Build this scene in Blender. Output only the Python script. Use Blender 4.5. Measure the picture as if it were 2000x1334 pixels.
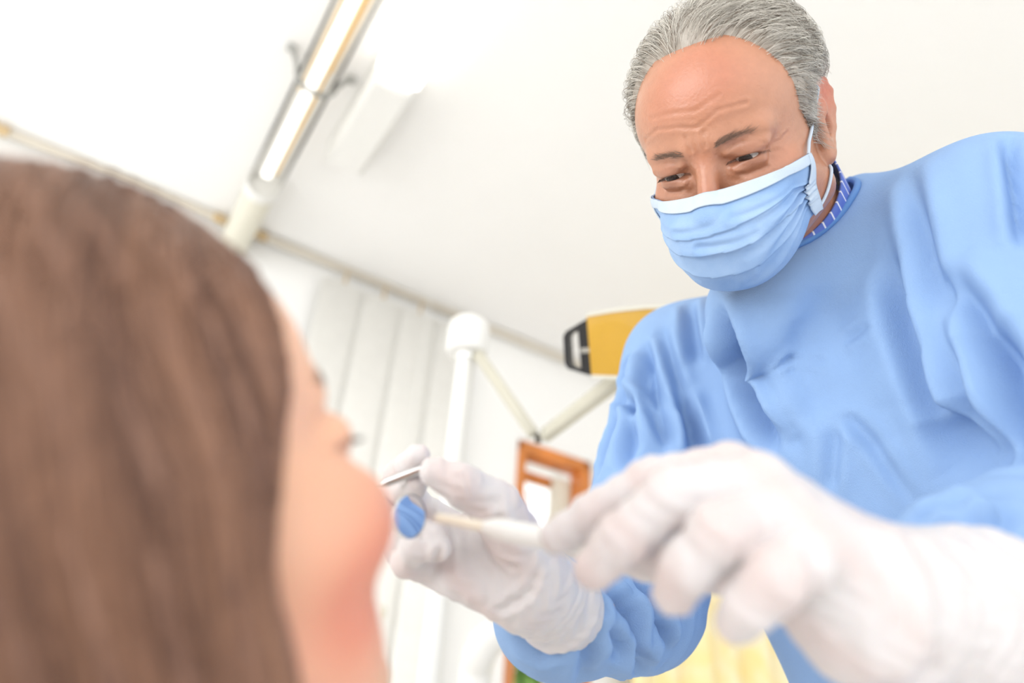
import bpy, math, random
import numpy as np
from mathutils import Vector, Matrix, noise as mnoise
from mathutils.bvhtree import BVHTree

random.seed(7); RNG = np.random.default_rng(7)
scn = bpy.context.scene
for o in list(bpy.data.objects): bpy.data.objects.remove(o)
COL = scn.collection

# ------------------------------------------------------------------ camera, world, light
FPX, CX, CY = 1400.0, 1000.0, 667.0
PITCH, ROLL, CAMH = math.radians(32.6), math.radians(4.3), 0.95
CF = np.array([0, math.cos(PITCH), math.sin(PITCH)])
_R0 = np.array([1.0, 0, 0]); _U0 = np.cross(_R0, CF)
CR = _R0*math.cos(ROLL) + _U0*math.sin(ROLL)
CU = -_R0*math.sin(ROLL) + _U0*math.cos(ROLL)
CAM = np.array([0.0, 0.0, CAMH])
camd = bpy.data.cameras.new('camera'); cam = bpy.data.objects.new('camera', camd); COL.objects.link(cam)
camd.sensor_width = 36.0; camd.sensor_fit = 'HORIZONTAL'; camd.lens = 36.0*FPX/2000.0
camd.clip_start = 0.02; camd.clip_end = 200
cam.matrix_world = Matrix(((CR[0], CU[0], -CF[0], CAM[0]), (CR[1], CU[1], -CF[1], CAM[1]), (CR[2], CU[2], -CF[2], CAM[2]), (0, 0, 0, 1)))
camd.dof.use_dof = True; camd.dof.focus_distance = 0.615; camd.dof.aperture_fstop = 2.3
scn.camera = cam

wd = bpy.data.worlds.new('world'); scn.world = wd; wd.use_nodes = True
bg = wd.node_tree.nodes['Background']; bg.inputs[0].default_value = (0.97, 0.985, 1.0, 1); bg.inputs[1].default_value = 1.3
vs = scn.view_settings
vs.view_transform = 'Standard'; vs.look = 'None'; vs.gamma = 1.0; vs.use_curve_mapping = False; vs.exposure = 0.52

def area(name, loc, target, size, size_y, power, color):
    d = bpy.data.lights.new(name, 'AREA'); d.shape = 'RECTANGLE'; d.size = size; d.size_y = size_y
    d.energy = power; d.color = color
    o = bpy.data.objects.new(name, d); COL.objects.link(o); o.location = loc
    o.rotation_euler = (Vector(target)-Vector(loc)).to_track_quat('-Z', 'Y').to_euler()
    return o
# added fill light on the unseen left side, brightening the figures and ceiling
area('side_fill_light', (-2.5, -1.3, 1.45), (0.3, 1.2, 1.9), 2.4, 1.8, 26, (1.0, 0.985, 0.96))

# ------------------------------------------------------------------ helpers
def at(px, py, z):
    """world point that stands at optical depth z under a photograph pixel"""
    return CAM + z*(CR*(px-CX)/FPX - CU*(py-CY)/FPX + CF)
def proj(P):
    d = np.asarray(P)-CAM; z = d@CF
    return np.stack([CX+FPX*(d@CR)/z, CY-FPX*(d@CU)/z, z], -1)
def ray_dir(px, py):
    d = CR*(px-CX)/FPX - CU*(py-CY)/FPX + CF
    return d
def lin(r, g, b):
    return tuple((c/255/12.92 if c/255 <= .04045 else ((c/255+.055)/1.055)**2.4) for c in (r, g, b))

MATS = {}
def mat(name, rgb, rough=.5, metal=0.0, spec=.5, noise=0.0, nscale=20, bump=0.0, bscale=200, sub=0.0, attr=None, coat=0.0, stretch=None, trans=0.0, ior=1.45, subrad=(.01,.004,.002), ncol2=None, detail=4):
    m = bpy.data.materials.new(name); m.use_nodes = True; nt = m.node_tree; N = nt.nodes; K = nt.links
    p = N['Principled BSDF']
    p.inputs['Base Color'].default_value = (*rgb, 1); p.inputs['Roughness'].default_value = rough
    p.inputs['Metallic'].default_value = metal; p.inputs['Specular IOR Level'].default_value = spec
    p.inputs['IOR'].default_value = ior; p.inputs['Transmission Weight'].default_value = trans
    p.inputs['Coat Weight'].default_value = coat
    if sub:
        p.inputs['Subsurface Weight'].default_value = sub; p.inputs['Subsurface Radius'].default_value = (1, .4, .2); p.inputs['Subsurface Scale'].default_value = subrad[0]
    tc = N.new('ShaderNodeTexCoord'); vec = tc.outputs['Object']
    if stretch:
        mp = N.new('ShaderNodeMapping'); mp.inputs['Scale'].default_value = stretch; K.new(vec, mp.inputs['Vector']); vec = mp.outputs['Vector']
    col = None
    if attr:
        a = N.new('ShaderNodeAttribute'); a.attribute_name = attr; col = a.outputs['Color']
    if noise or ncol2:
        nz = N.new('ShaderNodeTexNoise'); nz.inputs['Scale'].default_value = nscale; nz.inputs['Detail'].default_value = detail; K.new(vec, nz.inputs['Vector'])
        mx = N.new('ShaderNodeMix'); mx.data_type = 'RGBA'
        if ncol2:
            mr = N.new('ShaderNodeMapRange'); mr.inputs[1].default_value = .35; mr.inputs[2].default_value = .65; K.new(nz.outputs['Fac'], mr.inputs[0]); K.new(mr.outputs[0], mx.inputs['Factor'])
            mx.inputs['A'].default_value = (*rgb, 1); mx.inputs['B'].default_value = (*ncol2, 1)
            if col: K.new(col, mx.inputs['A'])
        else:
            mx.blend_type = 'MULTIPLY'; mx.inputs['Factor'].default_value = 1.0
            mr = N.new('ShaderNodeMapRange'); mr.inputs[1].default_value = .3; mr.inputs[2].default_value = .7; mr.inputs[3].default_value = 1-noise; mr.inputs[4].default_value = 1+noise*.3
            K.new(nz.outputs['Fac'], mr.inputs[0]); mx.inputs['A'].default_value = (*rgb, 1)
            if col: K.new(col, mx.inputs['A'])
            K.new(mr.outputs[0], mx.inputs['B'])
        col = mx.outputs['Result']
    if col: K.new(col, p.inputs['Base Color'])
    if bump:
        nb = N.new('ShaderNodeTexNoise'); nb.inputs['Scale'].default_value = bscale; nb.inputs['Detail'].default_value = 3; K.new(vec, nb.inputs['Vector'])
        b = N.new('ShaderNodeBump'); b.inputs['Strength'].default_value = bump; b.inputs['Distance'].default_value = .001; K.new(nb.outputs['Fac'], b.inputs['Height']); K.new(b.outputs['Normal'], p.inputs['Normal'])
    MATS[name] = m
    return m
def emat(name, rgb, strength):
    m = bpy.data.materials.new(name); m.use_nodes = True; nt = m.node_tree
    p = nt.nodes['Principled BSDF']; p.inputs['Base Color'].default_value = (*rgb, 1)
    p.inputs['Emission Color'].default_value = (*rgb, 1); p.inputs['Emission Strength'].default_value = strength
    MATS[name] = m; return m

def mesh_obj(name, verts, faces, material, parent=None, smooth=True, attr=None, uv=None):
    me = bpy.data.meshes.new(name)
    V = np.asarray(verts, dtype=np.float32).reshape(-1, 3)
    if isinstance(faces, np.ndarray) and faces.ndim == 2:
        nf, k = faces.shape
        me.vertices.add(len(V)); me.vertices.foreach_set('co', V.ravel())
        me.loops.add(nf*k); me.loops.foreach_set('vertex_index', faces.astype(np.int32).ravel())
        me.polygons.add(nf); me.polygons.foreach_set('loop_start', np.arange(0, nf*k, k, dtype=np.int32))
        me.update(calc_edges=True)
    else:
        me.from_pydata(V.tolist(), [], [list(map(int, f)) for f in faces])
    if attr is not None:
        for an, data in attr.items():
            at_ = me.color_attributes.new(an, 'FLOAT_COLOR', 'POINT')
            d = np.ones((len(V), 4), np.float32); d[:, :3] = data; at_.data.foreach_set('color', d.ravel())
    if smooth: me.polygons.foreach_set('use_smooth', np.ones(len(me.polygons), bool))
    me.materials.append(material)
    me.validate()
    o = bpy.data.objects.new(name, me); COL.objects.link(o)
    if parent is not None:
        o.parent = parent; o.matrix_parent_inverse = parent.matrix_world.inverted()
    return o
def empty(name, loc=(0, 0, 0)):
    o = bpy.data.objects.new(name, None); COL.objects.link(o); o.location = loc; o.empty_display_size = .05
    o.matrix_world = Matrix.Translation(Vector(loc)); return o
def tag(o, label=None, cat=None, group=None, kind=None):
    if label: o['label'] = label
    if cat: o['category'] = cat
    if group: o['group'] = group
    if kind: o['kind'] = kind
    return o

class MB:
    """collects shapes into one mesh"""
    def __init__(s): s.v = []; s.f = []
    def add(s, V, F):
        n = len(s.v); s.v += [tuple(map(float, p)) for p in V]; s.f += [tuple(n+i for i in f) for f in F]; return s
    def box(s, c, X, Y, Z, bev=0.0):
        """box of half-extent vectors X,Y,Z about c, with bevelled edges"""
        c = np.array(c, float); A = [np.array(a, float) for a in (X, Y, Z)]
        L = [np.linalg.norm(a) for a in A]; U = [a/l for a, l in zip(A, L)]
        if np.dot(np.cross(U[0], U[1]), U[2]) < 0: U[2] = -U[2]
        if bev <= 0:
            V = [c+sx*L[0]*U[0]+sy*L[1]*U[1]+sz*L[2]*U[2] for sx in (-1, 1) for sy in (-1, 1) for sz in (-1, 1)]
            return s.add(V, [(0, 1, 3, 2), (4, 6, 7, 5), (0, 4, 5, 1), (2, 3, 7, 6), (0, 2, 6, 4), (1, 5, 7, 3)])
        b = min(bev, min(L)*.95); V = []; idx = {}
        for sx in (-1, 1):
            for sy in (-1, 1):
                for sz in (-1, 1):
                    for k in range(3):
                        e = [L[0]-b, L[1]-b, L[2]-b]; e[k] = L[k]
                        idx[(sx, sy, sz, k)] = len(V); V.append(c+sx*e[0]*U[0]+sy*e[1]*U[1]+sz*e[2]*U[2])
        F = []
        for k in range(3):
            i, j = (k+1) % 3, (k+2) % 3
            for sg in (-1, 1):
                q = []
                for (a, bb) in ((-1, -1), (1, -1), (1, 1), (-1, 1)):
                    S = [0, 0, 0]; S[k] = sg; S[i] = a; S[j] = bb; q.append(idx[(*S, k)])
                F.append(q if sg > 0 else q[::-1])
            for a in (-1, 1):
                for bb in (-1, 1):
                    S = [0, 0, 0]; S[i] = a; S[j] = bb
                    S1 = S[:]; S1[k] = -1; S2 = S[:]; S2[k] = 1
                    q = [idx[(*S1, i)], idx[(*S2, i)], idx[(*S2, j)], idx[(*S1, j)]]
                    F.append(q if a*bb < 0 else q[::-1])
        for sx in (-1, 1):
            for sy in (-1, 1):
                for sz in (-1, 1):
                    q = [idx[(sx, sy, sz, k)] for k in range(3)]
                    F.append(q if sx*sy*sz > 0 else q[::-1])
        return s.add(V, F)
    def tube(s, pts, r, n=10, caps=True, closed=False):
        P = [np.array(p, float) for p in pts]; m = len(P)
        R = [r]*m if np.isscalar(r) else list(r)
        base = len(s.v); V = []; F = []
        t0 = P[1]-P[0]; t0 /= np.linalg.norm(t0)
        a = np.cross(t0, [0, 0, 1.0]);
        if np.linalg.norm(a) < .1: a = np.cross(t0, [0, 1.0, 0])
        a /= np.linalg.norm(a)
        for i in range(m):
            t = (P[(i+1) % m]-P[i-1]) if closed else (P[min(i+1, m-1)]-P[max(i-1, 0)])
            t /= np.linalg.norm(t); a = a-t*np.dot(a, t); a /= np.linalg.norm(a); b = np.cross(t, a)
            for k in range(n):
                th = 2*math.pi*k/n; V.append(P[i]+R[i]*(math.cos(th)*a+math.sin(th)*b))
        for i in range(m if closed else m-1):
            j = (i+1) % m
            for k in range(n): F.append((i*n+k, i*n+(k+1) % n, j*n+(k+1) % n, j*n+k))
        if caps and not closed:
            F.append(tuple(range(n))[::-1]); F.append(tuple((m-1)*n+k for k in range(n)))
        return s.add(V, F)
    def lathe(s, c, axis, prof, n=32):
        """prof: list of (radius, distance along axis)"""
        ax = np.array(axis, float); ax /= np.linalg.norm(ax)
        return s.tube([np.array(c)+ax*h+ax*1e-6*i for i, (r, h) in enumerate(prof)], [r for r, h in prof], n) if False else s._lathe(np.array(c, float), ax, prof, n)
    def _lathe(s, c, ax, prof, n):
        a = np.cross(ax, [0, 0, 1.0])
        if np.linalg.norm(a) < .1: a = np.cross(ax, [0, 1.0, 0])
        a /= np.linalg.norm(a); b = np.cross(ax, a); V = []; F = []
        for (r, h) in prof:
            for k in range(n):
                th = 2*math.pi*k/n; V.append(c+ax*h+r*(math.cos(th)*a+math.sin(th)*b))
        for i in range(len(prof)-1):
            for k in range(n): F.append((i*n+k, i*n+(k+1) % n, (i+1)*n+(k+1) % n, (i+1)*n+k))
        F.append(tuple(range(n))[::-1]); F.append(tuple((len(prof)-1)*n+k for k in range(n)))
        return s.add(V, F)
    def prism(s, outline, d):
        """polygon outline (3-D points) pushed along vector d"""
        n = len(outline); O = [np.array(p, float) for p in outline]; D = np.array(d, float)
        V = O+[p+D for p in O]
        F = [tuple(range(n))[::-1], tuple(range(n, 2*n))]+[(i, (i+1) % n, n+(i+1) % n, n+i) for i in range(n)]
        return s.add(V, F)
    def build(s, name, material, parent=None, smooth=False):
        return mesh_obj(name, s.v, s.f, material, parent, smooth)
def autosmooth(o, ang=40):
    me = o.data
    me.polygons.foreach_set('use_smooth', np.ones(len(me.polygons), bool))
    me.set_sharp_from_angle(angle=math.radians(ang)); return o

# ------------------------------------------------------------------ implicit surfaces
def smin(a, b, k):
    h = np.clip(.5+.5*(b-a)/k, 0, 1); return b+(a-b)*h-k*h*(1-h)
def smax(a, b, k): return -smin(-a, -b, k)
def rc(P, a, b, ra, rb):
    a = np.asarray(a, np.float32); b = np.asarray(b, np.float32); ba = b-a
    pa = P-a; h = np.clip(pa@ba/float(ba@ba+1e-12), 0, 1)
    d = pa-h[:, None]*ba
    return np.sqrt((d*d).sum(1))-(ra+(rb-ra)*h)
def chain(P, pts, rad, k=.003):
    d = None
    for i in range(len(pts)-1):
        e = rc(P, pts[i], pts[i+1], rad[i], rad[i+1]); d = e if d is None else smin(d, e, k)
    return d
def el(P, c, r, B=None):
    q = P-np.asarray(c, np.float32)
    if B is not None: q = q@np.asarray(B, np.float32).T
    r = np.asarray(r, np.float32); k0 = np.sqrt(((q/r)**2).sum(1)); k1 = np.sqrt(((q/(r*r))**2).sum(1))+1e-9
    return k0*(k0-1)/k1
def surface(F, lo, hi, h, newton=2):
    lo = np.array(lo, float); hi = np.array(hi, float); S = 6
    n = (np.ceil((hi-lo)/h/S).astype(int)+1)*S
    ax = [lo[i]+h*np.arange(n[i]) for i in range(3)]
    cx_ = [a.reshape(-1, S).mean(1) for a in ax]
    G = np.stack(np.meshgrid(*cx_, indexing='ij'), -1).reshape(-1, 3).astype(np.float32)
    Cc = F(G).reshape([len(c) for c in cx_])
    D = np.repeat(np.repeat(np.repeat(Cc, S, 0), S, 1), S, 2).astype(np.float32)
    act = np.abs(Cc) < S*h*1.25
    ii, jj, kk = np.nonzero(act)
    o = np.arange(S)
    for c0 in range(0, len(ii), 4000):
        I = (ii[c0:c0+4000, None, None, None]*S+o[None, :, None, None]); J = (jj[c0:c0+4000, None, None, None]*S+o[None, None, :, None]); K = (kk[c0:c0+4000, None, None, None]*S+o[None, None, None, :])
        I, J, K = [x.reshape(-1) for x in np.broadcast_arrays(I, J, K)]
        P = np.stack([ax[0][I], ax[1][J], ax[2][K]], -1).astype(np.float32)
        D[I, J, K] = F(P)
    s = D < 0
    cnt = np.zeros([x-1 for x in n], np.int8)
    for a in (0, 1):
        for b in (0, 1):
            for c in (0, 1): cnt += s[a:n[0]-1+a, b:n[1]-1+b, c:n[2]-1+c]
    A = (cnt > 0) & (cnt < 8); idx = np.full(A.shape, -1, np.int64); I, J, K = np.nonzero(A); idx[I, J, K] = np.arange(len(I))
    acc = np.zeros((len(I), 3)); num = np.zeros(len(I)); base = np.stack([I, J, K], -1)
    for axis in range(3):
        o1, o2 = [x for x in range(3) if x != axis]
        for a in (0, 1):
            for b in (0, 1):
                p = base.copy(); p[:, o1] += a; p[:, o2] += b; q = p.copy(); q[:, axis] += 1
                da = D[p[:, 0], p[:, 1], p[:, 2]]; db = D[q[:, 0], q[:, 1], q[:, 2]]; cr = (da < 0) != (db < 0)
                t = np.where(cr, da/(da-db+1e-12), 0); pt = p.astype(float); pt[:, axis] += t
                acc[cr] += pt[cr]; num[cr] += 1
    V = lo+h*(acc/num[:, None])
    faces = []
    for axis in range(3):
        o1, o2 = (axis+1) % 3, (axis+2) % 3
        sl0 = [slice(1, n[x]-1) for x in range(3)]; sl1 = list(sl0); sl0[axis] = slice(0, n[axis]-1); sl1[axis] = slice(1, n[axis])
        s0 = s[tuple(sl0)]; s1 = s[tuple(sl1)]; e = np.argwhere(s0 != s1)
        if not len(e): continue
        flip = s0[tuple(e.T)]
        off = np.ones(3, int); off[axis] = 0; g = e+off
        def cell(d1, d2):
            c = g.copy(); c[:, o1] += d1; c[:, o2] += d2; return idx[c[:, 0], c[:, 1], c[:, 2]]
        q = np.stack([cell(-1, -1), cell(0, -1), cell(0, 0), cell(-1, 0)], -1)
        q[~flip] = q[~flip][:, ::-1]; faces.append(q)
    Q = np.concatenate(faces); Q = Q[(Q >= 0).all(1)]
    for _ in range(newton):
        d, g = field_grad(F, V, h*.5); step = np.clip(d/np.maximum((g*g).sum(1), .2), -h, h); V = V-step[:, None]*g
    return V, Q
def field_grad(F, V, e=.0008):
    V = np.asarray(V, np.float32); d = F(V); g = np.zeros_like(V)
    for i in range(3):
        u = np.zeros(3, np.float32); u[i] = e; g[:, i] = (F(V+u)-F(V-u))/(2*e)
    return d, g
def vnormals(V, Q):
    a = V[Q[:, 2]]-V[Q[:, 0]]; b = V[Q[:, 3]]-V[Q[:, 1]]; fn = np.cross(a, b); N = np.zeros_like(V)
    for k in range(4): np.add.at(N, Q[:, k], fn)
    return N/(np.linalg.norm(N, axis=1, keepdims=True)+1e-12)
def polydist(P, pts):
    best = np.full(len(P), 9.0)
    for i in range(len(pts)-1): best = np.minimum(best, rc(P.astype(np.float32), pts[i], pts[i+1], 0, 0))
    return best
def strands(name, paths, r0, material, parent, cols=None, tip=.25):
    """paths (n, m, 3): every strand a three-sided tapering tube, joined into one mesh"""
    n, m, _ = paths.shape
    T = np.gradient(paths, axis=1); T /= np.linalg.norm(T, axis=2, keepdims=True)+1e-9
    ref = RNG.normal(size=(n, 1, 3)); a = np.cross(T, ref); a /= np.linalg.norm(a, axis=2, keepdims=True)+1e-9; b = np.cross(T, a)
    w = (1-(1-tip)*np.linspace(0, 1, m)**2)[None, :, None]*r0
    rings = [paths+w*(math.cos(x)*a+math.sin(x)*b) for x in (0, 2.094, 4.189)]
    V = np.stack(rings, 2).reshape(-1, 3)
    i = np.arange(n)[:, None, None]; j = np.arange(m-1)[None, :, None]; k = np.arange(3)[None, None, :]
    b0 = (i*m+j)*3
    Q = np.stack([b0+k, b0+(k+1) % 3, b0+3+(k+1) % 3, b0+3+k], -1).reshape(-1, 4)
    at_ = None
    if cols is not None: at_ = {'Col': np.repeat(cols, m*3, 0)}
    return mesh_obj(name, V, Q, material, parent, True, at_)

# ------------------------------------------------------------------ the room
CEIL = CAMH+1.70
WD = np.array([.8600, .5100, 0]); WD /= np.linalg.norm(WD)      # along the wall
WN = np.array([WD[1], -WD[0], 0])                                # into the room
W0 = np.array([-.54, 2.342, 0])
UP = np.array([0, 0, 1.0])
def on_plane(px, py, p, n):
    d = ray_dir(px, py); t = np.dot(np.array(p)-CAM, n)/np.dot(d, n); return CAM+t*d
def on_wall(px, py, off=0.0):
    """(distance along the wall, height)"""
    p = on_plane(px, py, W0+WN*off, WN); return float(np.dot(p-W0, WD)), float(p[2])
def on_ceil(px, py, off=0.0): return on_plane(px, py, (0, 0, CEIL-off), UP)
def wp(s, z, off=0.0): return W0+WD*s+WN*off+UP*z

M_wall = mat('plaster_white', lin(248, 247, 244), .85, noise=.02, nscale=3, bump=.15, bscale=120)
M_ceil = mat('ceiling_paint', lin(249, 248, 246), .9, noise=.015, nscale=2, bump=.1, bscale=90)
M_floor = mat('floor_vinyl', lin(246, 245, 243), .45, noise=.06, nscale=6)
M_wood = mat('orange_varnished_wood', lin(222, 135, 62), .35, noise=.3, nscale=14, stretch=(1, 1, .12), coat=.4)
M_white = mat('white_enamel', lin(238, 237, 233), .35, noise=.015, nscale=8)
M_cream = mat('cream_plastic', lin(228, 224, 208), .4, noise=.02, nscale=8)
M_blind = mat('blind_fabric', lin(247, 245, 239), .8, noise=.03, nscale=30, bump=.2, bscale=400)
M_rail = mat('aluminium_rail', lin(222, 214, 200), .4, metal=.25)
M_brown = mat('tan_plastic', lin(206, 180, 138), .5, noise=.08, nscale=40)
M_steel = mat('brushed_steel', lin(205, 205, 205), .25, metal=1.0, noise=.05, nscale=60)
M_chrome = mat('chrome', lin(235, 235, 232), .12, metal=1.0, noise=.02, nscale=10)
M_grey = mat('grey_plastic', lin(178, 178, 174), .45, noise=.05, nscale=40)
M_black = mat('black_rubber', lin(36, 35, 37), .45, noise=.1, nscale=60, bump=.1, bscale=500)
M_yel = mat('amber_shield', lin(216, 168, 60), .25, noise=.18, nscale=7, stretch=(1.0, 1.0, .15), coat=.5)
M_wire = mat('yellow_cable', lin(238, 186, 66), .4, noise=.1, nscale=20)
M_glow = emat('lit_diffuser', (1.0, .99, .95), 1.4)
M_curt = mat('yellow_curtain_cloth', lin(255, 232, 160), .85, ncol2=lin(255, 243, 205), nscale=9, bump=.2, bscale=300, detail=6)
M_leaf = mat('leaf_green', lin(120, 160, 70), .5, noise=.3, nscale=8)
def clear_mat(name, tint, gloss, rough=.05):
    m = bpy.data.materials.new(name); m.use_nodes = True; nt = m.node_tree; N = nt.nodes; K = nt.links
    N.remove(N['Principled BSDF']); out = N['Material Output']
    t = N.new('ShaderNodeBsdfTransparent'); t.inputs[0].default_value = (*tint, 1)
    g = N.new('ShaderNodeBsdfGlossy'); g.inputs['Roughness'].default_value = rough
    fr = N.new('ShaderNodeLayerWeight'); fr.inputs['Blend'].default_value = gloss
    mx = N.new('ShaderNodeMixShader'); K.new(fr.outputs['Fresnel'], mx.inputs[0]); K.new(t.outputs[0], mx.inputs[1]); K.new(g.outputs[0], mx.inputs[2]); K.new(mx.outputs[0], out.inputs['Surface'])
    return m
M_clear = clear_mat('clear_acrylic', (.95, .945, .93), .09)
M_glass = clear_mat('window_glass', (.98, .99, .985), .12)

# window opening on the wall
s0, ztop = on_wall(1018, 778); s1, _z = on_wall(1152, 834); zsill = 1.02
ztop = min(ztop, 2.2)
m = MB(); T = -.24
SL, SR = -5.2, 3.6
for (a, b, za, zb) in ((SL, s0, 0, CEIL), (s1, SR, 0, CEIL), (s0, s1, 0, zsill), (s0, s1, ztop, CEIL)):
    c = wp((a+b)/2, (za+zb)/2, T/2); m.box(c, WD*(b-a)/2, WN*abs(T)/2, UP*(zb-za)/2)
tag(m.build('wall_window', M_wall), kind='structure')
cc = W0-WD*.8+WN*2.6
tag(MB().box(cc+UP*(CEIL+.06), WD*4.6, WN*2.9, UP*.06).build('ceiling', M_ceil), kind='structure')
tag(MB().box(cc+UP*-.05, WD*4.6, WN*2.9, UP*.05).build('floor', M_floor), kind='structure')
tag(MB().box(wp(SR+.1, CEIL/2, 2.6), WD*.1, WN*2.9, UP*CEIL/2).build('wall_right', M_wall), kind='structure')
tag(MB().box(wp((SL+s0)/2, .06, .008), WD*(s0-SL)/2, WN*.008, UP*.06, .004).build('baseboard_window', M_white), kind='structure')

# window: wooden frame, hinged sash, panes
fw = .05
wroot = empty('window_1', wp((s0+s1)/2, zsill, -.05)); tag(wroot, kind='structure')
for nm, (sa, sb, za, zb) in {'frame_jamb': (s0, s0+fw*.75, zsill, ztop), 'frame_jamb_': (s1-fw, s1, zsill, ztop), 'frame_head': (s0, s1, ztop-fw, ztop), 'frame_bottom': (s0, s1, zsill, zsill+fw)}.items():
    MB().box(wp((sa+sb)/2, (za+zb)/2, -.03), WD*(sb-sa)/2, WN*.045, UP*(zb-za)/2, .006).build(nm.rstrip('_'), M_wood, wroot)
# inner sash, white-painted on the room side strip, wood at the head
sa, sb = s0+fw*.9, s1-fw*1.05; zt = ztop-fw*1.6
MB().box(wp(sb-.045, (zsill+zt)/2, -.08), WD*.045, WN*.02, UP*(zt-zsill)/2, .005).build('sash_stile', M_cream, wroot)
MB().box(wp((sa+sb)/2, zt-.02, -.10), WD*(sb-sa)/2, WN*.02, UP*.02, .005).build('sash_rail', M_wood, wroot)
MB().box(wp((sa+sb)/2, (zsill+zt)/2, -.12), WD*(sb-sa)/2, WN*.003, UP*(zt-zsill)/2).build('pane', M_glass, wroot)
MB().box(wp((sa+sb)/2, zt+.035, -.12), WD*(sb-sa)/2, WN*.003, UP*.03).build('pane', M_glass, wroot)
MB().box(wp((s0+s1)/2, zsill-.02, .03), WD*((s1-s0)/2+.05), WN*.09, UP*.018, .006).build('window_sill', M_white, wroot)
hn = MB(); hs = s0+fw*.4
for hz in (1.42, 1.95): hn.tube([wp(hs+.03, hz-.04, .022), wp(hs+.03, hz+.04, .022)], .007, 8)
hn.build('hinge', M_steel, wroot)

# shrub beyond the window
sc_ = at(1035, 1322, 5.0)
shrub = empty('shrub', (sc_[0], sc_[1], 0))
lv = []; lf = []
for i in range(1600):
    c_ = np.array([sc_[0]+RNG.normal()*.30, sc_[1]+RNG.normal()*.22, sc_[2]+.12-RNG.random()**1.3*1.1])
    a = RNG.normal(size=3); a /= np.linalg.norm(a); b = np.cross(a, RNG.normal(size=3)); b /= np.linalg.norm(b); L = .05+.03*RNG.random()
    n0 = len(lv); lv += [c_-a*L, c_+b*L*.4, c_+a*L, c_-b*L*.4]; lf.append((n0, n0+1, n0+2, n0+3))
mesh_obj('foliage', lv, lf, M_leaf, shrub, False)['kind'] = 'stuff'
MB().tube([(sc_[0], sc_[1], 0), (sc_[0]+.02, sc_[1], .6), (sc_[0], sc_[1]+.02, sc_[2]-.1)], [.04, .03, .012], 8).build('stem', M_wood, shrub)
tag(shrub, 'leafy green shrub outdoors behind the orange wooden window', 'shrub')
MB().box(wp(.5, -.06, -3.3), WD*5, WN*3.0, UP*.05).build('ground_outside', M_floor)['kind'] = 'structure'

# yellow mottled curtain to the right of the window
ca, _ = on_wall(1235, 1250, .12); cb, _ = on_wall(1750, 1250, .12)
nu, nv = 120, 12; V = []; F = []
for j in range(nv+1):
    z = .25+(2.12-.25)*j/nv
    for i in range(nu+1):
        u = i/nu; V.append(wp(ca+(cb-ca)*u, z, .10+.022*math.sin(u*62)+.01*math.sin(u*27+z)))
for j in range(nv):
    for i in range(nu): a = j*(nu+1)+i; F.append((a, a+1, a+nu+2, a+nu+1))
cur = mesh_obj('curtain', V, F, M_curt, None, True); mod = cur.modifiers.new('thickness', 'SOLIDIFY'); mod.thickness = .003
tag(cur, 'pale yellow mottled curtain hanging right of the window', 'curtain')
# vertical blind along the wall: rail under the ceiling, hangers and slats
vb = empty('vertical_blind', wp(0, CEIL-.02, .05))
MB().box(wp(.1, CEIL-.012, .045), WD*2.9, WN*.02, UP*.006, .003).build('rail', M_rail, vb)
sl_me = None; k = 0
slat_s = [on_wall(x, y)[0] for x, y in ((745, 565), (815, 592))]
pitch = slat_s[1]-slat_s[0]
def slat(s_, ang):
    m = MB(); d = WD*math.cos(ang)+WN*math.sin(ang); nn = np.cross(d, UP)
    V = []; 
    for zz in (.32, CEIL-.075):
        for t in np.linspace(-1, 1, 7): V.append(np.array(d)*t*pitch*.52+nn*(.006*(1-t*t)))
    # built round its own hanger, so that every slat shares the mesh
    return V
base = slat(0, .02)
Vs = []; Fs = []
for j, zz in enumerate((-(CEIL-.42), -.05)):
    for t in range(7): Vs.append(base[t]+UP*zz)
for t in range(6): Fs.append((t, t+1, 8+t, 7+t))
me = None
first = None
for q in range(-22, 7):
    s_ = slat_s[0]+pitch*q
    if -2.9 < s_ and q < 3 and not (-14 < q < -1):
        loc = wp(s_, CEIL-.03, .05)
        if first is None:
            o = mesh_obj('slat', Vs, Fs, M_blind, vb); md = o.modifiers.new('thickness', 'SOLIDIFY'); md.thickness = .0012; first = o
            o.matrix_world = Matrix.Translation(Vector(loc))
            h = MB().box((0, 0, -.026), (.004, 0, 0), (0, .004, 0), (0, 0, .03)).box((0, 0, -.052), WD*.02, WN*.0025, UP*.006).build('hanger', M_brown, o); h.matrix_parent_inverse = Matrix(); h.matrix_basis = Matrix(); hang = h
        else:
            o = first.copy(); COL.objects.link(o); o.matrix_world = Matrix.Translation(Vector(loc))
            h = hang.copy(); COL.objects.link(h); h.parent = o; h.matrix_parent_inverse = Matrix(); h.matrix_basis = Matrix()
for (px, py) in ((12, 262), (428, 428), (506, 462)):
    s_, z_ = on_wall(px, py); MB().box(wp(s_, CEIL-.03, .068), WD*.022, WN*.006, UP*.02, .003).build('rail_clip', M_brown, vb)
kz = at(752, 1187, 2.2); ks = float(np.dot(kz-W0, WD))
cd = autosmooth(MB().tube([wp(ks, CEIL-.03, .12), wp(ks, kz[2], .12)], .0015, 6).build('pull_cord', M_white, vb))
autosmooth(MB().lathe(wp(ks, kz[2]-.03, .12), UP, [(.004, 0), (.013, .006), (.012, .03), (.004, .04)], 14).build('cord_weight', M_cream, cd))
tag(vb, 'white vertical slat blind hung from a rail along the wall top', 'blind')

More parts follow.
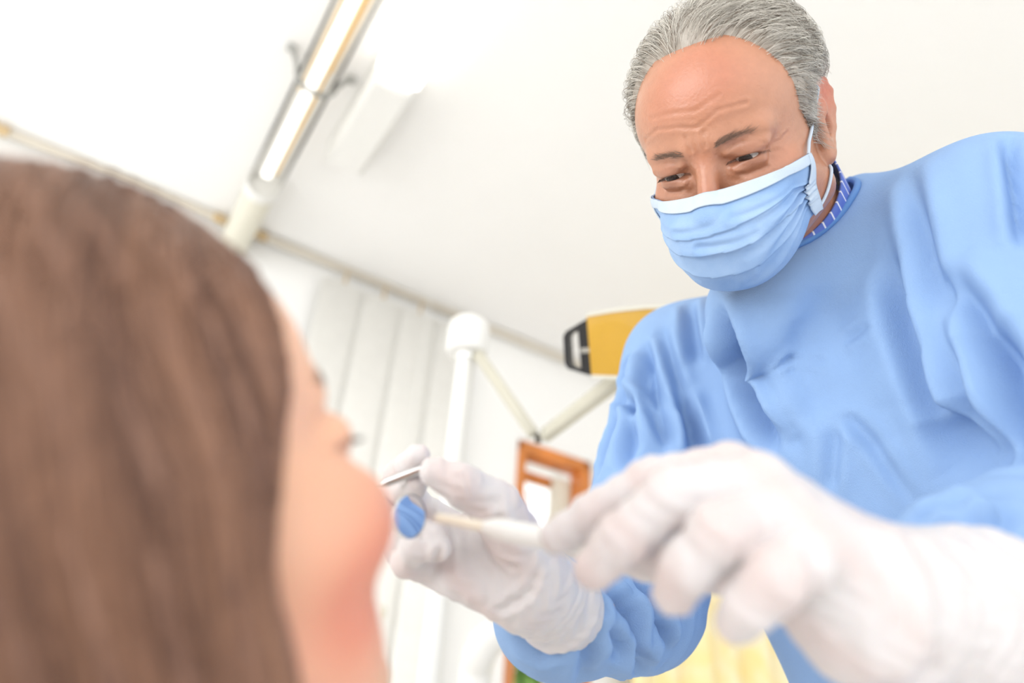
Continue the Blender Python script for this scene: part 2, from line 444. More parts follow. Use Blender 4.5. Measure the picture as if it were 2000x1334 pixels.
# ------------------------------------------------------------------ ceiling: clear tube luminaire and lit fluorescent lamp
TD = -WN*-1.0
TD = WN                                                          # both run away from the wall
def ceil_axis(px, py, off): p = on_ceil(px, py, off); return p
rt = .050; off = .078
e0 = ceil_axis(468, 455, off)                                     # where it meets the wall
s_t = float(np.dot(e0-W0, WD))
def tp(d, dz=0.0, ds=0.0): return W0+WD*(s_t+ds)+WN*d+UP*(CEIL-off+dz)
def dist_along(px, py): return float(np.dot(on_ceil(px, py, off)-W0, WN))
dcol = dist_along(511, 365); dbr = dist_along(612, 152); dend = 2.7
tube = empty('tube_luminaire', tp(.0))
n = 28
def pipe(name, d0, d1, r, thick, material):
    m = MB(); V = []; F = []
    for rr in (r, r-thick):
        for d in (d0, d1):
            for i in range(n): th = 2*math.pi*i/n; V.append(tp(d)+rr*(math.cos(th)*WD+math.sin(th)*UP))
    for i in range(n):
        j = (i+1) % n
        F += [(i, j, n+j, n+i), (2*n+i, 3*n+i, 3*n+j, 2*n+j), (i, 2*n+i, 2*n+j, j), (n+i, n+j, 3*n+j, 3*n+i)]
    if material is M_clear: V, F = V[:2*n], [(i, (i+1) % n, n+(i+1) % n, n+i) for i in range(n)]
    m.add(V, F); return autosmooth(m.build(name, material, tube))
pipe('clear_tube', dcol, dend, rt, .003, M_clear)
pipe('wall_sleeve', .0, dcol, rt*.98, .004, M_cream)
autosmooth(MB().lathe(tp(dcol-.004), WN, [(rt*.96, 0), (rt*.96, .006)], 28).build('sleeve_cap', M_white, tube))
pipe('collar', dcol-.02, dcol+.015, rt*1.06, .004, M_white)
autosmooth(MB().box(tp((dcol+.06+dend)/2, .006, -.006), WD*.017, WN*(dend-dcol-.06)/2, UP*.010, .004).build('reflector', M_white, tube))
M_rgl = emat('lit_strip', (1.0, .99, .96), 1.2)
MB().box(tp((dcol+.06+dend)/2, -.006, -.006), WD*.014, WN*(dend-dcol-.06)/2, UP*.004, .002).build('light_strip', M_rgl, tube)
for ds, dz, d0, r in ((.014, -.014, dcol+.1, .0032), (-.026, -.006, dcol+.45, .0022), (.027, .0, dcol+.55, .0018), (.020, .014, dcol+.3, .002)):
    pts = [tp(d0+(dend-d0)*t, dz+.003*math.sin(9*t+ds*300), ds+.004*math.sin(7*t+dz*400)) for t in np.linspace(0, 1, 30)]
    autosmooth(MB().tube(pts, r, 8).build('cable', M_wire, tube))
br = MB(); R2 = rt+.004
arc = [tp(dbr)+R2*(math.cos(th)*WD+math.sin(th)*UP) for th in np.linspace(math.pi, 2*math.pi, 18)]
arc = [tp(dbr)-WD*R2*1.55+UP*(off-.01), tp(dbr)-WD*R2*1.2+UP*.03]+arc+[tp(dbr)+WD*R2*1.2+UP*.03, tp(dbr)+WD*R2*1.55+UP*(off-.01)]
br.tube(arc, .0075, 8)
M_gry2 = mat('bracket_grey', lin(150, 150, 146), .5, noise=.05)
bro = autosmooth(br.build('bracket', M_gry2, tube))
for sg in (-1, 1): MB().box(tp(dbr)+WD*sg*R2*1.6+UP*(off-.012), WD*.014, WN*.010, UP*.010, .003).build('bracket_foot', M_grey, bro)
tag(tube, 'clear tubular ceiling luminaire with yellow cables and grey bracket', 'ceiling light')

lam = empty('fluorescent_lamp', (0, 0, 0))
o2 = .045
pA = on_ceil(665, 322, o2+.02); pB = on_ceil(768, 158, o2+.02)
sL = float(np.dot(on_ceil(768, 160, o2)-W0, WD)); dA = float(np.dot(pA-W0, WN)); dB = float(np.dot(pB-W0, WN))
def lp(d, ds=0., dz=0.): return W0+WD*(sL+ds)+WN*d+UP*(CEIL-o2+dz)
lam.matrix_world = Matrix.Translation(Vector(lp(dB, 0, o2)))
hw = .062
autosmooth(MB().box(lp((dA+dB)/2), WD*hw, WN*(dB-dA)/2, UP*.042, .014).build('end_housing', M_white, lam))
dif = autosmooth(MB().box(lp((dB+2.7)/2, 0, -.004), WD*hw*.97, WN*(2.7-dB)/2, UP*.034, .016).build('diffuser', M_glow, lam))
rb = MB()
for i in range(70):
    d = dB+.02+i*.02
    for zz in (-.022, -.008, .006): rb.box(lp(d, hw*.97+.001, zz), WD*.002, WN*.006, UP*.004, .001)
rb.build('prism_bead', M_glow, dif)['kind'] = 'stuff'
MB().box(lp((dA+2.7)/2, 0, .038), WD*hw*1.02, WN*(2.7-dA)/2, UP*.005).build('back_plate', M_white, lam)
tag(lam, 'lit white fluorescent ceiling lamp with a blank end housing', 'ceiling light')

# ------------------------------------------------------------------ operating light on its pole
def sline(px, py, z): return at(px, py, z)
ol = empty('operating_light', (0, 0, 0))
pt = at(914, 662, 1.62); base_xy = pt.copy(); base_xy[2] = 0
ol.matrix_world = Matrix.Translation(Vector(base_xy))
zc = pt[2]
autosmooth(MB().lathe((pt[0], pt[1], 0), UP, [(.16, 0), (.16, .02), (.05, .05), (.02, .06), (.02, zc-.035)], 28).build('pole', M_white, ol))
autosmooth(MB().lathe((pt[0], pt[1], zc-.045), UP, [(.030, 0), (.044, .004), (.048, .012), (.048, .066), (.045, .082), (.036, .09)], 36).build('pole_cap', M_white, ol))
autosmooth(MB().lathe((pt[0], pt[1], zc-.06), UP, [(.024, 0), (.026, .004), (.026, .016)], 24).build('collar', M_chrome, ol))
M_arm = mat('arm_enamel', lin(206, 202, 186), .4, noise=.03, nscale=20)
def flatarm(name, a, b, wv, w, t, parent):
    a = np.array(a); b = np.array(b); d = (b-a); L = np.linalg.norm(d); d /= L
    wv = np.array(wv)-d*np.dot(wv, d); wv /= np.linalg.norm(wv); tv = np.cross(d, wv)
    return autosmooth(MB().box((a+b)/2, d*L/2, wv*w/2, tv*t/2, min(w, t)*.3).build(name, M_arm, parent))
A0 = at(932, 690, 1.58); J = at(1043, 850, 1.40); A1 = at(1062, 852, 1.38); B1 = at(1232, 722, 1.16)
ar1 = flatarm('lower_arm', A0, J, CU, .026, .022, ol)
ar2 = flatarm('upper_arm', A1, B1, CU, .028, .024, ol)
M_clipg = mat('dark_grey_joint', lin(96, 92, 84), .5, noise=.05)
autosmooth(MB().tube([at(1051, 853, 1.39)-CU*.012, at(1051, 853, 1.39)+CU*.006], .0065, 12).build('elbow_joint', M_clipg, ol))
MB().box(at(1062, 843, 1.362), CR*.0025, CU*.006, CF*.002).build('slot', M_black, ar2)
# head: amber shield box with clear edges, black D-shaped handle
zh = 1.14
hx = CR*math.cos(.06)+CU*math.sin(.06)-CF*.25; hx /= np.linalg.norm(hx)
hu = CU-hx*np.dot(CU, hx); hu /= np.linalg.norm(hu); hf = np.cross(hx, hu)
hc = at(1230, 672, zh)
def hp(x, u, f_=0): return hc+hx*x+hu*u+hf*f_
prof = [(-.060, .046), (-.020, .050), (.03, .052), (.08, .050), (.10, .040), (.10, -.036), (.06, -.047), (0, -.049), (-.058, -.044)]
body = MB().prism([hp(x, u, -.045) for x, u in prof], hf*.09)
hb = autosmooth(body.build('amber_shield', M_yel, ol))
for sg in (1, -1):
    pr = [p for p in prof if (p[1] > 0) == (sg > 0)]
    pr = sorted(pr)
    mm = MB()
    for i in range(len(pr)-1): mm.prism([hp(pr[i][0], pr[i][1], -.047), hp(pr[i+1][0], pr[i+1][1], -.047), hp(pr[i+1][0], pr[i+1][1]+sg*.006, -.047), hp(pr[i][0], pr[i][1]+sg*.006, -.047)], hf*.094)
    mm.build('shell_edge', M_cream, ol)
hd = MB()
outer = [(-.057, .047), (-.098, .026), (-.103, .018), (-.103, -.026), (-.098, -.034), (-.053, -.050)]
inner = [(-.079, .027), (-.091, .023), (-.095, .017), (-.095, -.025), (-.090, -.032), (-.077, -.035)]
for i in range(len(outer)):
    j = (i+1) % len(outer)
    hd.prism([hp(*outer[i], -.02), hp(*outer[j], -.02), hp(*inner[j], -.02), hp(*inner[i], -.02)], hf*.04)
hdl = hd.build('handle', M_black, ol)
MB().box(hp(-.066, -.006), hx*.010, hu*.004, hf*.021).build('handle_stripe', M_grey, hdl)
M_clip = mat('brown_clip', lin(120, 84, 62), .5, noise=.1)
autosmooth(MB().box(hp(.037, .030, -.048), hx*.013, hu*.018, hf*.012, .005).build('shield_clip', M_clip, ol))
tag(ol, 'dental operating light with amber shield and black handle on white pole', 'lamp')

# ------------------------------------------------------------------ white curved unit column
uc = at(968, 1225, 1.5); um = MB()
P = [np.array([uc[0]-.03, uc[1], 0.0]), np.array([uc[0]-.03, uc[1], uc[2]-.35]), at(925, 1345, 1.5), at(940, 1270, 1.5), at(968, 1238, 1.5), at(1010, 1232, 1.5)]
# smooth the path
def smooth_path(P, n=8):
    P = [np.array(p, float) for p in P]; out = []
    Q = [2*P[0]-P[1]]+P+[2*P[-1]-P[-2]]
    for i in range(1, len(Q)-2):
        for t in np.linspace(0, 1, n, endpoint=False):
            a, b, c, d = Q[i-1:i+3]; out.append(.5*((2*b)+(-a+c)*t+(2*a-5*b+4*c-d)*t*t+(-a+3*b-3*c+d)*t**3))
    out.append(P[-1]); return out
autosmo = autosmooth(um.tube(smooth_path(P), .036, 20).build('instrument_column', M_white))
tag(autosmo, 'white curved instrument column beside the window frame', 'column')

# ------------------------------------------------------------------ the dentist
def rodm(v):
    v = np.array(v, float); t = np.linalg.norm(v); k = v/t
    K = np.array([[0, -k[2], k[1]], [k[2], 0, -k[0]], [-k[1], k[0], 0]]); return np.eye(3)+math.sin(t)*K+(1-math.cos(t))*K@K
CW = np.stack([CR, -CU, CF], 1)                                   # camera axes (right, down, forward) to world
HB = np.array([[1, 0, 0], [0, 0, -1], [0, 1, 0.]])
HPOSE = np.array([0.37128486, 0.62647038, -0.25, 0.2045, -0.1815, 0.658])
HR = CW@rodm(HPOSE[:3])@HB; HT = CAM+CW@HPOSE[3:]
def h2w(p): return np.asarray(p)@HR.T+HT
def w2h(p): return (np.asarray(p)-HT)@HR
c = .01
M_skin = mat('skin_ruddy', lin(214, 150, 122), .30, attr='Col', sub=.12, subrad=(.006,), bump=.35, bscale=420, spec=.85, noise=.06, nscale=160)

def head_male(P):
    """head in its own frame: face towards -Y, X to its left, Z up, metres"""
    x = np.abs(P[:, 0]); S = np.stack([x, P[:, 1], P[:, 2]], 1)    # mirrored
    d = el(S, (0, 1.2*c, 3.7*c), (7.7*c, 9.6*c, 8.5*c))
    d = smin(d, el(S, (0, -3.4*c, 3.6*c), (6.5*c, 5.3*c, 5.2*c)), .02)
    d = smin(d, el(S, (0, -2.2*c, -2.8*c), (6.75*c, 6.1*c, 6.8*c)), .02)
    d = smin(d, rc(S, (5.5*c, .3*c, -5.6*c), (1.6*c, -6.6*c, -8.7*c), 2.0*c, 1.9*c), .022)
    d = smin(d, rc(S, (0, -6.9*c, -8.9*c), (1.0*c, -6.9*c, -8.9*c), 2.0*c, 2.0*c), .015)
    d = smin(d, rc(S, (4.9*c, -4.9*c, -2.7*c), (3.0*c, -6.7*c, -3.4*c), 1.7*c, 1.6*c), .012)
    d = smin(d, rc(S, (1.3*c, -8.25*c, 1.45*c), (4.6*c, -6.75*c, 1.5*c), .72*c, .8*c), .011)
    d = smin(d, el(S, (0, -8.0*c, 1.9*c), (1.2*c, 1.0*c, .9*c)), .008)
    # eye sockets, then lids bulging over the eyeball
    d = smax(d, -el(S, (3.2*c, -9.15*c, .0*c), (1.75*c, 1.55*c, .95*c)), .009)
    d = smin(d, el(S, (3.2*c, -6.95*c, .0*c), (1.5*c, 1.38*c, 1.3*c)), .004)
    # heavy upper lid fold and bag below
    d = smin(d, rc(S, (2.0*c, -8.3*c, .48*c), (4.7*c, -7.2*c, .42*c), .32*c, .42*c), .006)
    d = smin(d, rc(S, (2.2*c, -8.05*c, -1.15*c), (4.3*c, -7.35*c, -.95*c), .3*c, .3*c), .006)
    # palpebral slit
    d = smax(d, -el(S, (3.25*c, -8.35*c, -.40*c), (1.75*c, .85*c, .21*c)), .0018)
    # nose
    d = smin(d, rc(S, (0, -8.0*c, .6*c), (0, -10.3*c, -3.9*c), .75*c, 1.0*c), .010)
    d = smin(d, rc(S, (0, -10.5*c, -4.1*c), (.4*c, -10.4*c, -4.1*c), .95*c, .9*c), .006)
    d = smin(d, el(S, (1.45*c, -9.0*c, -4.4*c), (.75*c, 1.0*c, .75*c)), .006)
    d = smax(d, -el(S, (.75*c, -9.7*c, -5.1*c), (.42*c, .6*c, .4*c)), .002)
    # lips
    d = smin(d, rc(S, (0, -8.75*c, -6.5*c), (1.8*c, -8.1*c, -6.7*c), .55*c, .3*c), .006)
    d = smin(d, rc(S, (0, -8.6*c, -7.5*c), (1.7*c, -8.0*c, -7.2*c), .6*c, .3*c), .006)
    d = smax(d, -rc(S, (0, -9.4*c, -6.98*c), (2.2*c, -8.3*c, -6.98*c), .16*c, .12*c), .003)
    # neck
    d = smin(d, rc(S, (0, 2.2*c, -5.0*c), (0, 7.0*c, -13.0*c), 5.3*c, 6.0*c), .018)
    d = smin(d, rc(S, (0, 7.0*c, -13.0*c), (0, 9.5*c, -18.0*c), 6.0*c, 7.0*c), .02)
    d = smin(d, rc(S, (2.6*c, 4.2*c, -8.0*c), (5.6*c, 9.2*c, -15.5*c), 3.3*c, 4.0*c), .02)
    # ears
    a = math.radians(17); ox = np.array([math.sin(a), math.cos(a), 0]); e0 = np.array([7.0*c, .9*c, -.4*c])
    def ep(u, v): return e0+ox*u*c+np.array([0, .18*v, v])*c
    eb = rc(S, ep(.2, 1.2), ep(.3, -1.8), .9*c, .6*c)
    plate = smax(el(S, ep(1.0, .3), (2.5*c, 1.5*c, 3.1*c)), np.abs((S-ep(1.0, .3))@np.array([math.cos(a), -math.sin(a), 0], np.float32))-.22*c, .003)
    hel = chain(S, [ep(.1, .6), ep(-.1, 2.0), ep(.7, 3.1), ep(1.9, 3.1), ep(2.6, 2.1), ep(2.6, .6), ep(2.1, -.9), ep(1.4, -2.2), ep(.7, -3.2)], [.30*c, .38*c, .40*c, .42*c, .42*c, .40*c, .38*c, .45*c, .55*c], .003)
    ant = chain(S, [ep(1.6, 2.2), ep(1.9, .8), ep(1.5, -.6), ep(.9, -1.6)], [.25*c, .32*c, .34*c, .35*c], .003)
    trag = rc(S, ep(.0, -.2)+np.array([.25*c, -.2*c, 0]), ep(.2, -.9)+np.array([.3*c, 0, 0]), .38*c, .35*c)
    ear = smin(smin(smin(plate, hel, .004), ant, .004), eb, .008); ear = smin(ear, rc(S, ep(.5, -2.9), ep(.8, -2.8), .62*c, .6*c), .006)
    nrm = np.array([math.cos(a), -math.sin(a), 0])*c
    ear = smax(ear, -el(S, ep(.75, -.4)+nrm*.35, (.75*c, .75*c, 1.05*c)), .003)
    ear = smin(ear, trag, .003)
    return smin(d, ear, .004)

HV, HQ = surface(head_male, (-.108, -.128, -.20), (.108, .185, .135), .0017)
x, y, z = HV.T/c
# forehead furrows, frown lines, crow's feet: grooves cut along the normals
Hn = vnormals(HV, HQ)
def furrow(V, N, pts, w, depth):
    d = polydist(V, np.array(pts)*c); return V-N*(depth*np.exp(-(d/w)**2)-.45*depth*np.exp(-((d-1.9*w)/w)**2))[:, None]
def onhead(xz):
    out = []
    for (a, b) in xz:
        yy = np.linspace(-12, 0, 240); Pp = np.stack([np.full(240, a), yy, np.full(240, b)], 1)*c; f_ = head_male(Pp.astype(np.float32)); i = int(np.argmax(f_ < 0)); out.append((a, yy[i], b))
    return out
for pts, w, dp in (([(-5.0, 3.3), (-3.2, 3.9), (-1.2, 3.6), (0.4, 3.1), (2.2, 3.9), (4.2, 3.7)], .0016, .0011), ([(-3.6, 4.9), (-1.4, 4.8), (.6, 4.4), (2.6, 5.0)], .0018, .0006),
                   ([(-.75, 2.7), (-.62, 1.5)], .0016, .0011), ([(.75, 2.7), (.62, 1.5)], .0016, .0011),
                   ([(4.7, -.3), (5.5, -.1), (6.0, .3)], .0014, .0007), ([(4.7, -.6), (5.5, -.9)], .0014, .0006), ([(-4.7, -.3), (-5.5, -.1), (-6.0, .3)], .0014, .0007),
                   ([(1.9, -1.2), (3.0, -1.8), (4.4, -1.7)], .0017, .0008), ([(-1.9, -1.2), (-3.0, -1.8), (-4.4, -1.7)], .0017, .0008),
                   ([(2.0, .65), (3.2, .95), (4.8, .35)], .0012, .0008), ([(-2.0, .65), (-3.2, .95), (-4.8, .35)], .0012, .0008)):
    HV = furrow(HV, Hn, onhead(pts), w, dp)
def gauss(cx0, cy0, cz0, r): return np.exp(-(((np.stack([x, y, z], 1)-np.array([cx0, cy0, cz0]))**2).sum(1))/(r*r))
skin = np.tile(np.array(lin(194, 138, 108)), (len(HV), 1))
def blend(mask, rgb): 
    global skin
    skin = skin*(1-mask[:, None])+np.array(lin(*rgb))*mask[:, None]
blend(.36*np.clip(gauss(2.2, -8, 6.6, 3.0)+gauss(-2.5, -8, 5.8, 2.6)*.7+gauss(.5, -8, 8, 2.5)*.6, 0, 1), (192, 100, 72))
blend(.5*np.clip(gauss(0, -10.5, -3, 2.2)+gauss(0, -8.5, .5, 1.2)*.6, 0, 1), (172, 86, 58))
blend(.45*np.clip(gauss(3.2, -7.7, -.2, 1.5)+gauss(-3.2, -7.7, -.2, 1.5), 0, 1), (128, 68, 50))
blend(.35*np.clip(gauss(5.0, -5, -2.6, 2.6)+gauss(-5.0, -5, -2.6, 2.6), 0, 1), (186, 108, 80))
blend(.6*np.clip(gauss(8.1, 2.2, 2.2, 2.2)+gauss(-8.1, 2.2, 2.2, 2.2), 0, 1), (198, 76, 58))
blend(.7*np.clip(1-np.abs(np.hypot((np.abs(x)-3.2)*.13, (z+.42)))/.26, 0, 1)*(y < -6.6), (120, 66, 54))
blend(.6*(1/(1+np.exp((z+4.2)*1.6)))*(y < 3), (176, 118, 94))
blend(.3*np.clip(gauss(2.2, -8.4, 1.5, .7)+gauss(-2.2, -8.4, 1.5, .7), 0, 1), (130, 88, 70))

dent = empty('person', (.3, .55, 0))

# torso frame: shoulder line, spine direction, front
SR_ = at(1340, 715, .86); SL_ = at(1935, 440, .62)
NB = (SR_+SL_)/2+CU*.012
LAT = SL_-SR_; LAT /= np.linalg.norm(LAT)
def cam2w(r, u, f_): return CR*r+CU*u+CF*f_
AXD = cam2w(.267, -.924, -.26); AXD -= LAT*np.dot(AXD, LAT); AXD /= np.linalg.norm(AXD)
FR = np.cross(LAT, AXD); FR = FR if np.dot(FR, CF) < 0 else -FR
TB = np.stack([LAT, FR, AXD])
def tpnt(l, f_, a): return NB+LAT*l+FR*f_+AXD*a
HIP = np.array([tpnt(0, 0, .60)[0]+.02, tpnt(0, 0, .60)[1]+.02, tpnt(0, 0, .60)[2]])
ELR = at(1232, 1165, .72); WRR = at(1072, 1182, .505)
ELL = at(2195, 1030, .47); WRL = at(1745, 1190, .315)

def body_low(P):
    d = el(P, tpnt(0, -.01, .20), (.145, .085, .22), TB)
    d = smin(d, el(P, tpnt(0, -.01, .48), (.13, .09, .22), TB), .05)
    d = smin(d, rc(P, SR_, SL_, .036, .036), .03)
    d = smin(d, rc(P, SR_, ELR, .04, .036), .03); d = smin(d, rc(P, ELR, WRR, .034, .016), .02)
    d = smin(d, rc(P, SL_, ELL, .03, .03), .03); d = smin(d, rc(P, ELL, WRL, .032, .016), .02)
    d = smin(d, rc(P, h2w((0, .055, -.12)), h2w((0, .095, -.18)), .05, .06), .03)
    for sg in (-1, 1):
        hp_ = HIP+LAT*np.array([1, 1, 0])*.09*sg; kn = np.array([hp_[0]-.06, hp_[1]-.05, .50]); an = np.array([hp_[0]+.0, hp_[1]+.02, .09])
        d = smin(d, rc(P, hp_, kn, .078, .058), .04); d = smin(d, rc(P, kn, an, .056, .04), .03)
        d = smin(d, rc(P, an-UP*.03, an-UP*.045+np.array([-.12, -.09, 0]), .035, .028), .02)
    return d
BV, BQ = surface(body_low, np.minimum(np.minimum(SR_, WRR), np.minimum(WRL, HIP))*[1, 1, 0]-[.2, .2, 0], np.maximum(np.maximum(SL_, ELL), HIP)+[.22, .25, .15], .012, 1)
allV = np.concatenate([h2w(HV), BV]); allQ = np.concatenate([HQ, BQ+len(HV)])
bcol = np.concatenate([skin, np.tile(lin(214, 160, 136), (len(BV), 1))])
mesh_obj('body', allV, allQ, M_skin, dent, True, {'Col': bcol})

# eyes: ball, iris, pupil turned down towards the patient
M_eye = mat('eye_white', lin(225, 214, 206), .15, noise=.05, nscale=200)
M_iris = mat('iris_dark', lin(62, 48, 42), .2, noise=.3, nscale=400)
for sg in (1, -1):
    ctr = np.array([3.2*sg, -6.95, 0])*c; gz = np.array([-.05, -.80, -.42]); gz /= np.linalg.norm(gz)
    m = MB(); m._lathe(ctr, gz, [(1.24*c*math.sin(t)+1e-5, -1.24*c*math.cos(t)) for t in np.linspace(0, math.pi, 16)], 24); m.v = [tuple(h2w(p)) for p in m.v]
    eo = m.build('eyeball', M_eye, dent, True)
    m = MB(); m._lathe(ctr, gz, [(.58*c, 1.10*c), (.56*c, 1.19*c), (.3*c, 1.27*c), (.001*c, 1.285*c)], 20); m.v = [tuple(h2w(p)) for p in m.v]
    m.build('iris', M_iris, eo, True)

# ---- hair
M_hair = mat('grey_hair', lin(170, 164, 156), .38, attr='Col', spec=.6)
M_scalp = mat('grey_hair_mass', lin(140, 128, 115), .6, ncol2=lin(186, 178, 168), nscale=60, stretch=(1, 1, .3), bump=.5, bscale=500)
def hairline(xx, yy, zz):
    """positive inside the hair, cm, on the head's own frame"""
    ax = np.abs(xx)
    front = 9.0-.07*ax**2*(ax < 3.2)-(ax >= 3.2)*(.07*10.24-.55*(ax-3.2))   # height of the hairline over the brow, deeper at the temples
    top = zz-np.where(ax < 3.2, 9.1-.02*ax**2, 8.9+.45*(ax-3.2))
    # side: behind a line from temple to sideburn
    side = (yy+4.2+.25*(zz-4)-.55*np.clip(2.0-zz, 0, 5))
    side = np.where(zz > -3.6, side, -1)
    side = np.where((ax > 6.2) & (yy > 1.0) & (zz < -1.0) & (yy < 4.0), -1, side)
    back = np.where((yy > 3.5) & (zz > -6), 1.0, -1)
    return np.maximum(np.maximum(np.minimum(top, 1.0), np.minimum(side, 1.0)), back)
hv = HV/c; hm = hairline(*hv.T); earmask = (np.abs(hv[:, 0]) > 7.9) | ((np.abs(hv[:, 0]) > 6.3) & (hv[:, 2] < 3.3) & (hv[:, 1] > -.6) & (hv[:, 1] < 5.5))
ok = (hm > 0) & ~earmask & (hv[:, 2] > -6.5)
hcap = (hm > .02) & ~earmask & (hv[:, 2] > -6.5)
def cap_field(P):
    base_ = head_male(P); h_ = hairline(*(P.T/c))*c
    return base_
# hair mass: scalp pushed outwards where hair grows
hn2 = vnormals(HV, HQ); sel = np.nonzero(hcap)[0]; mp = np.full(len(HV), -1); mp[sel] = np.arange(len(sel))
fq = mp[HQ]; fq = fq[(fq >= 0).all(1)]
thick = np.clip((hm[sel]-.1)/.7, -.2, 1)*.0052-.0012
mesh_obj('hair_base', h2w(HV[sel]+hn2[sel]*thick[:, None]), fq, M_scalp, dent, True)
def grow(nstr, steps, step, thickf, field, roots, flow, gravity=None, wob=.15, lenvar=.3):
    idx_ = RNG.choice(len(roots), nstr); P = roots[idx_]+RNG.normal(size=(nstr, 3))*.0007
    out = [P.copy()]; ln = 1-lenvar*RNG.random(nstr); jit = RNG.normal(size=(nstr, 3))*wob
    target = RNG.random(nstr)
    for i in range(steps):
        D, g = field_grad(field, P, .001); g /= np.linalg.norm(g, axis=1, keepdims=True)+1e-9
        fl = flow(P)+jit; fl -= g*(fl*g).sum(1)[:, None]; fl /= np.linalg.norm(fl, axis=1, keepdims=True)+1e-9
        P = P+fl*(step*ln)[:, None]
        D = field(P.astype(np.float32)); tgt = thickf(P, (i+1)/steps)*(.35+.65*target)
        P = P+g*(tgt-D)[:, None]*.8
        out.append(P.copy())
    return np.stack(out, 1)
def flow_m(P):
    q = P/c; xs = q[:, 0]; out = np.zeros_like(P)
    part = -1.2
    sd = np.tanh((xs-part)*.55)
    out[:, 0] = sd*(.75-.045*np.clip(q[:, 1]+6, 0, 12)); out[:, 1] = .9; out[:, 2] = -.25+.55*np.clip((6-q[:, 2])/6, -0.2, .5)*0
    out[:, 2] += np.where(q[:, 1] < -5, .35, 0)
    low = q[:, 2] < 4.5
    out[low, 0] *= .2; out[low, 1] = 1.0; out[low, 2] = -.42
    return out
roots = HV[(hm > -.3+.45*np.sqrt(RNG.random(len(hm)))) & ~earmask & (hv[:, 2] > -6.5)]
thk = lambda P, t: .0062+.0085*np.sin(np.pi*min(t*1.05, 1))*np.clip((P[:, 2]/c-1)/6, .25, 1)
S1 = grow(11000, 9, .0058, thk, head_male, roots, flow_m)
q1 = S1/c; bad = ((np.abs(q1[..., 0]) > 6.2) & (q1[..., 2] < 3.0) & (q1[..., 1] > -.9) & (q1[..., 1] < 5.5)).any(1); S1 = S1[~bad]
sb = HV[ok & (np.abs(hv[:, 0]) > 5.2) & (hv[:, 2] < 6.5) & (hv[:, 1] < .5)]
Sb = grow(2600, 9, .0026, lambda P, t: .0035+.003*t+0*P[:, 0], head_male, sb, flow_m, wob=.2); qb = Sb/c
Sb = Sb[~((np.abs(qb[..., 0]) > 6.4) & (qb[..., 2] < 2.6) & (qb[..., 1] > .2)).any(1)]; S1 = np.concatenate([S1, Sb])
g1 = RNG.random(len(S1)); cl = .5+.5*np.sin(S1[:, 4, 0]*520+2*np.sin(S1[:, 4, 2]*170)+S1[:, 4, 1]*90); g1 = np.clip(.55*g1+.45*cl, 0, 1); basec = np.array(lin(242, 237, 229))[None]*(.30+.82*g1[:, None]); basec[g1 < .2] = np.array(lin(116, 98, 82)); 
basec = np.clip(basec*np.array([1.0, .985, .95]), 0, .92)
hobj = strands('hair', h2w(S1.reshape(-1, 3)).reshape(S1.shape), .00021, M_hair, dent, basec); hobj['kind'] = 'stuff'
# eyebrows and lashes
M_brow = mat('brow_hair', lin(112, 80, 62), .5, attr='Col')
br_r = HV[(np.abs(np.abs(hv[:, 0])-2.7) < 1.5) & (hv[:, 1] < -6.2) & (np.abs(hv[:, 2]-(1.35+.25*(1-((np.abs(hv[:, 0])-3.2)/1.9)**2))) < .24-.06*(np.abs(hv[:, 0])-1.5))]
def flow_b(P): o_ = np.zeros_like(P); o_[:, 0] = np.sign(P[:, 0])*1.0; o_[:, 2] = .25; return o_
for sg in (1, -1):
    S2 = grow(150, 4, .0022, lambda P, t: .0010+.0008*t+0*P[:, 0], head_male, br_r[br_r[:, 0]*sg > 0], flow_b, wob=.18)
    cb = np.array(lin(152, 124, 106))[None]*(.45+.8*RNG.random((len(S2), 1)))
    strands('eyebrow', h2w(S2.reshape(-1, 3)).reshape(S2.shape), .00013, M_brow, dent, cb)['kind'] = 'stuff'
for sg in (1, -1):
    ls = []
    for t in np.linspace(-1.5, 1.6, 46):
        p0 = np.array([3.25*sg+t, -8.22+.40*max(0, t*sg)**1.5+.06*t*t, -.22-.06*t*t]); dr_ = np.array([.25*t, -.5, -.5]); ls.append([p0*c, (p0+dr_*.3)*c, (p0+dr_*.5+np.array([0, -.02, .06]))*c])
    ls = np.array(ls); strands('eyelash', h2w(ls.reshape(-1, 3)).reshape(ls.shape), .0002, M_brow, dent, np.tile(lin(48, 34, 28), (len(ls), 1)))['kind'] = 'stuff'
tag(dent, 'grey-haired person in blue gown, face mask and white gloves leaning over the patient', 'person')

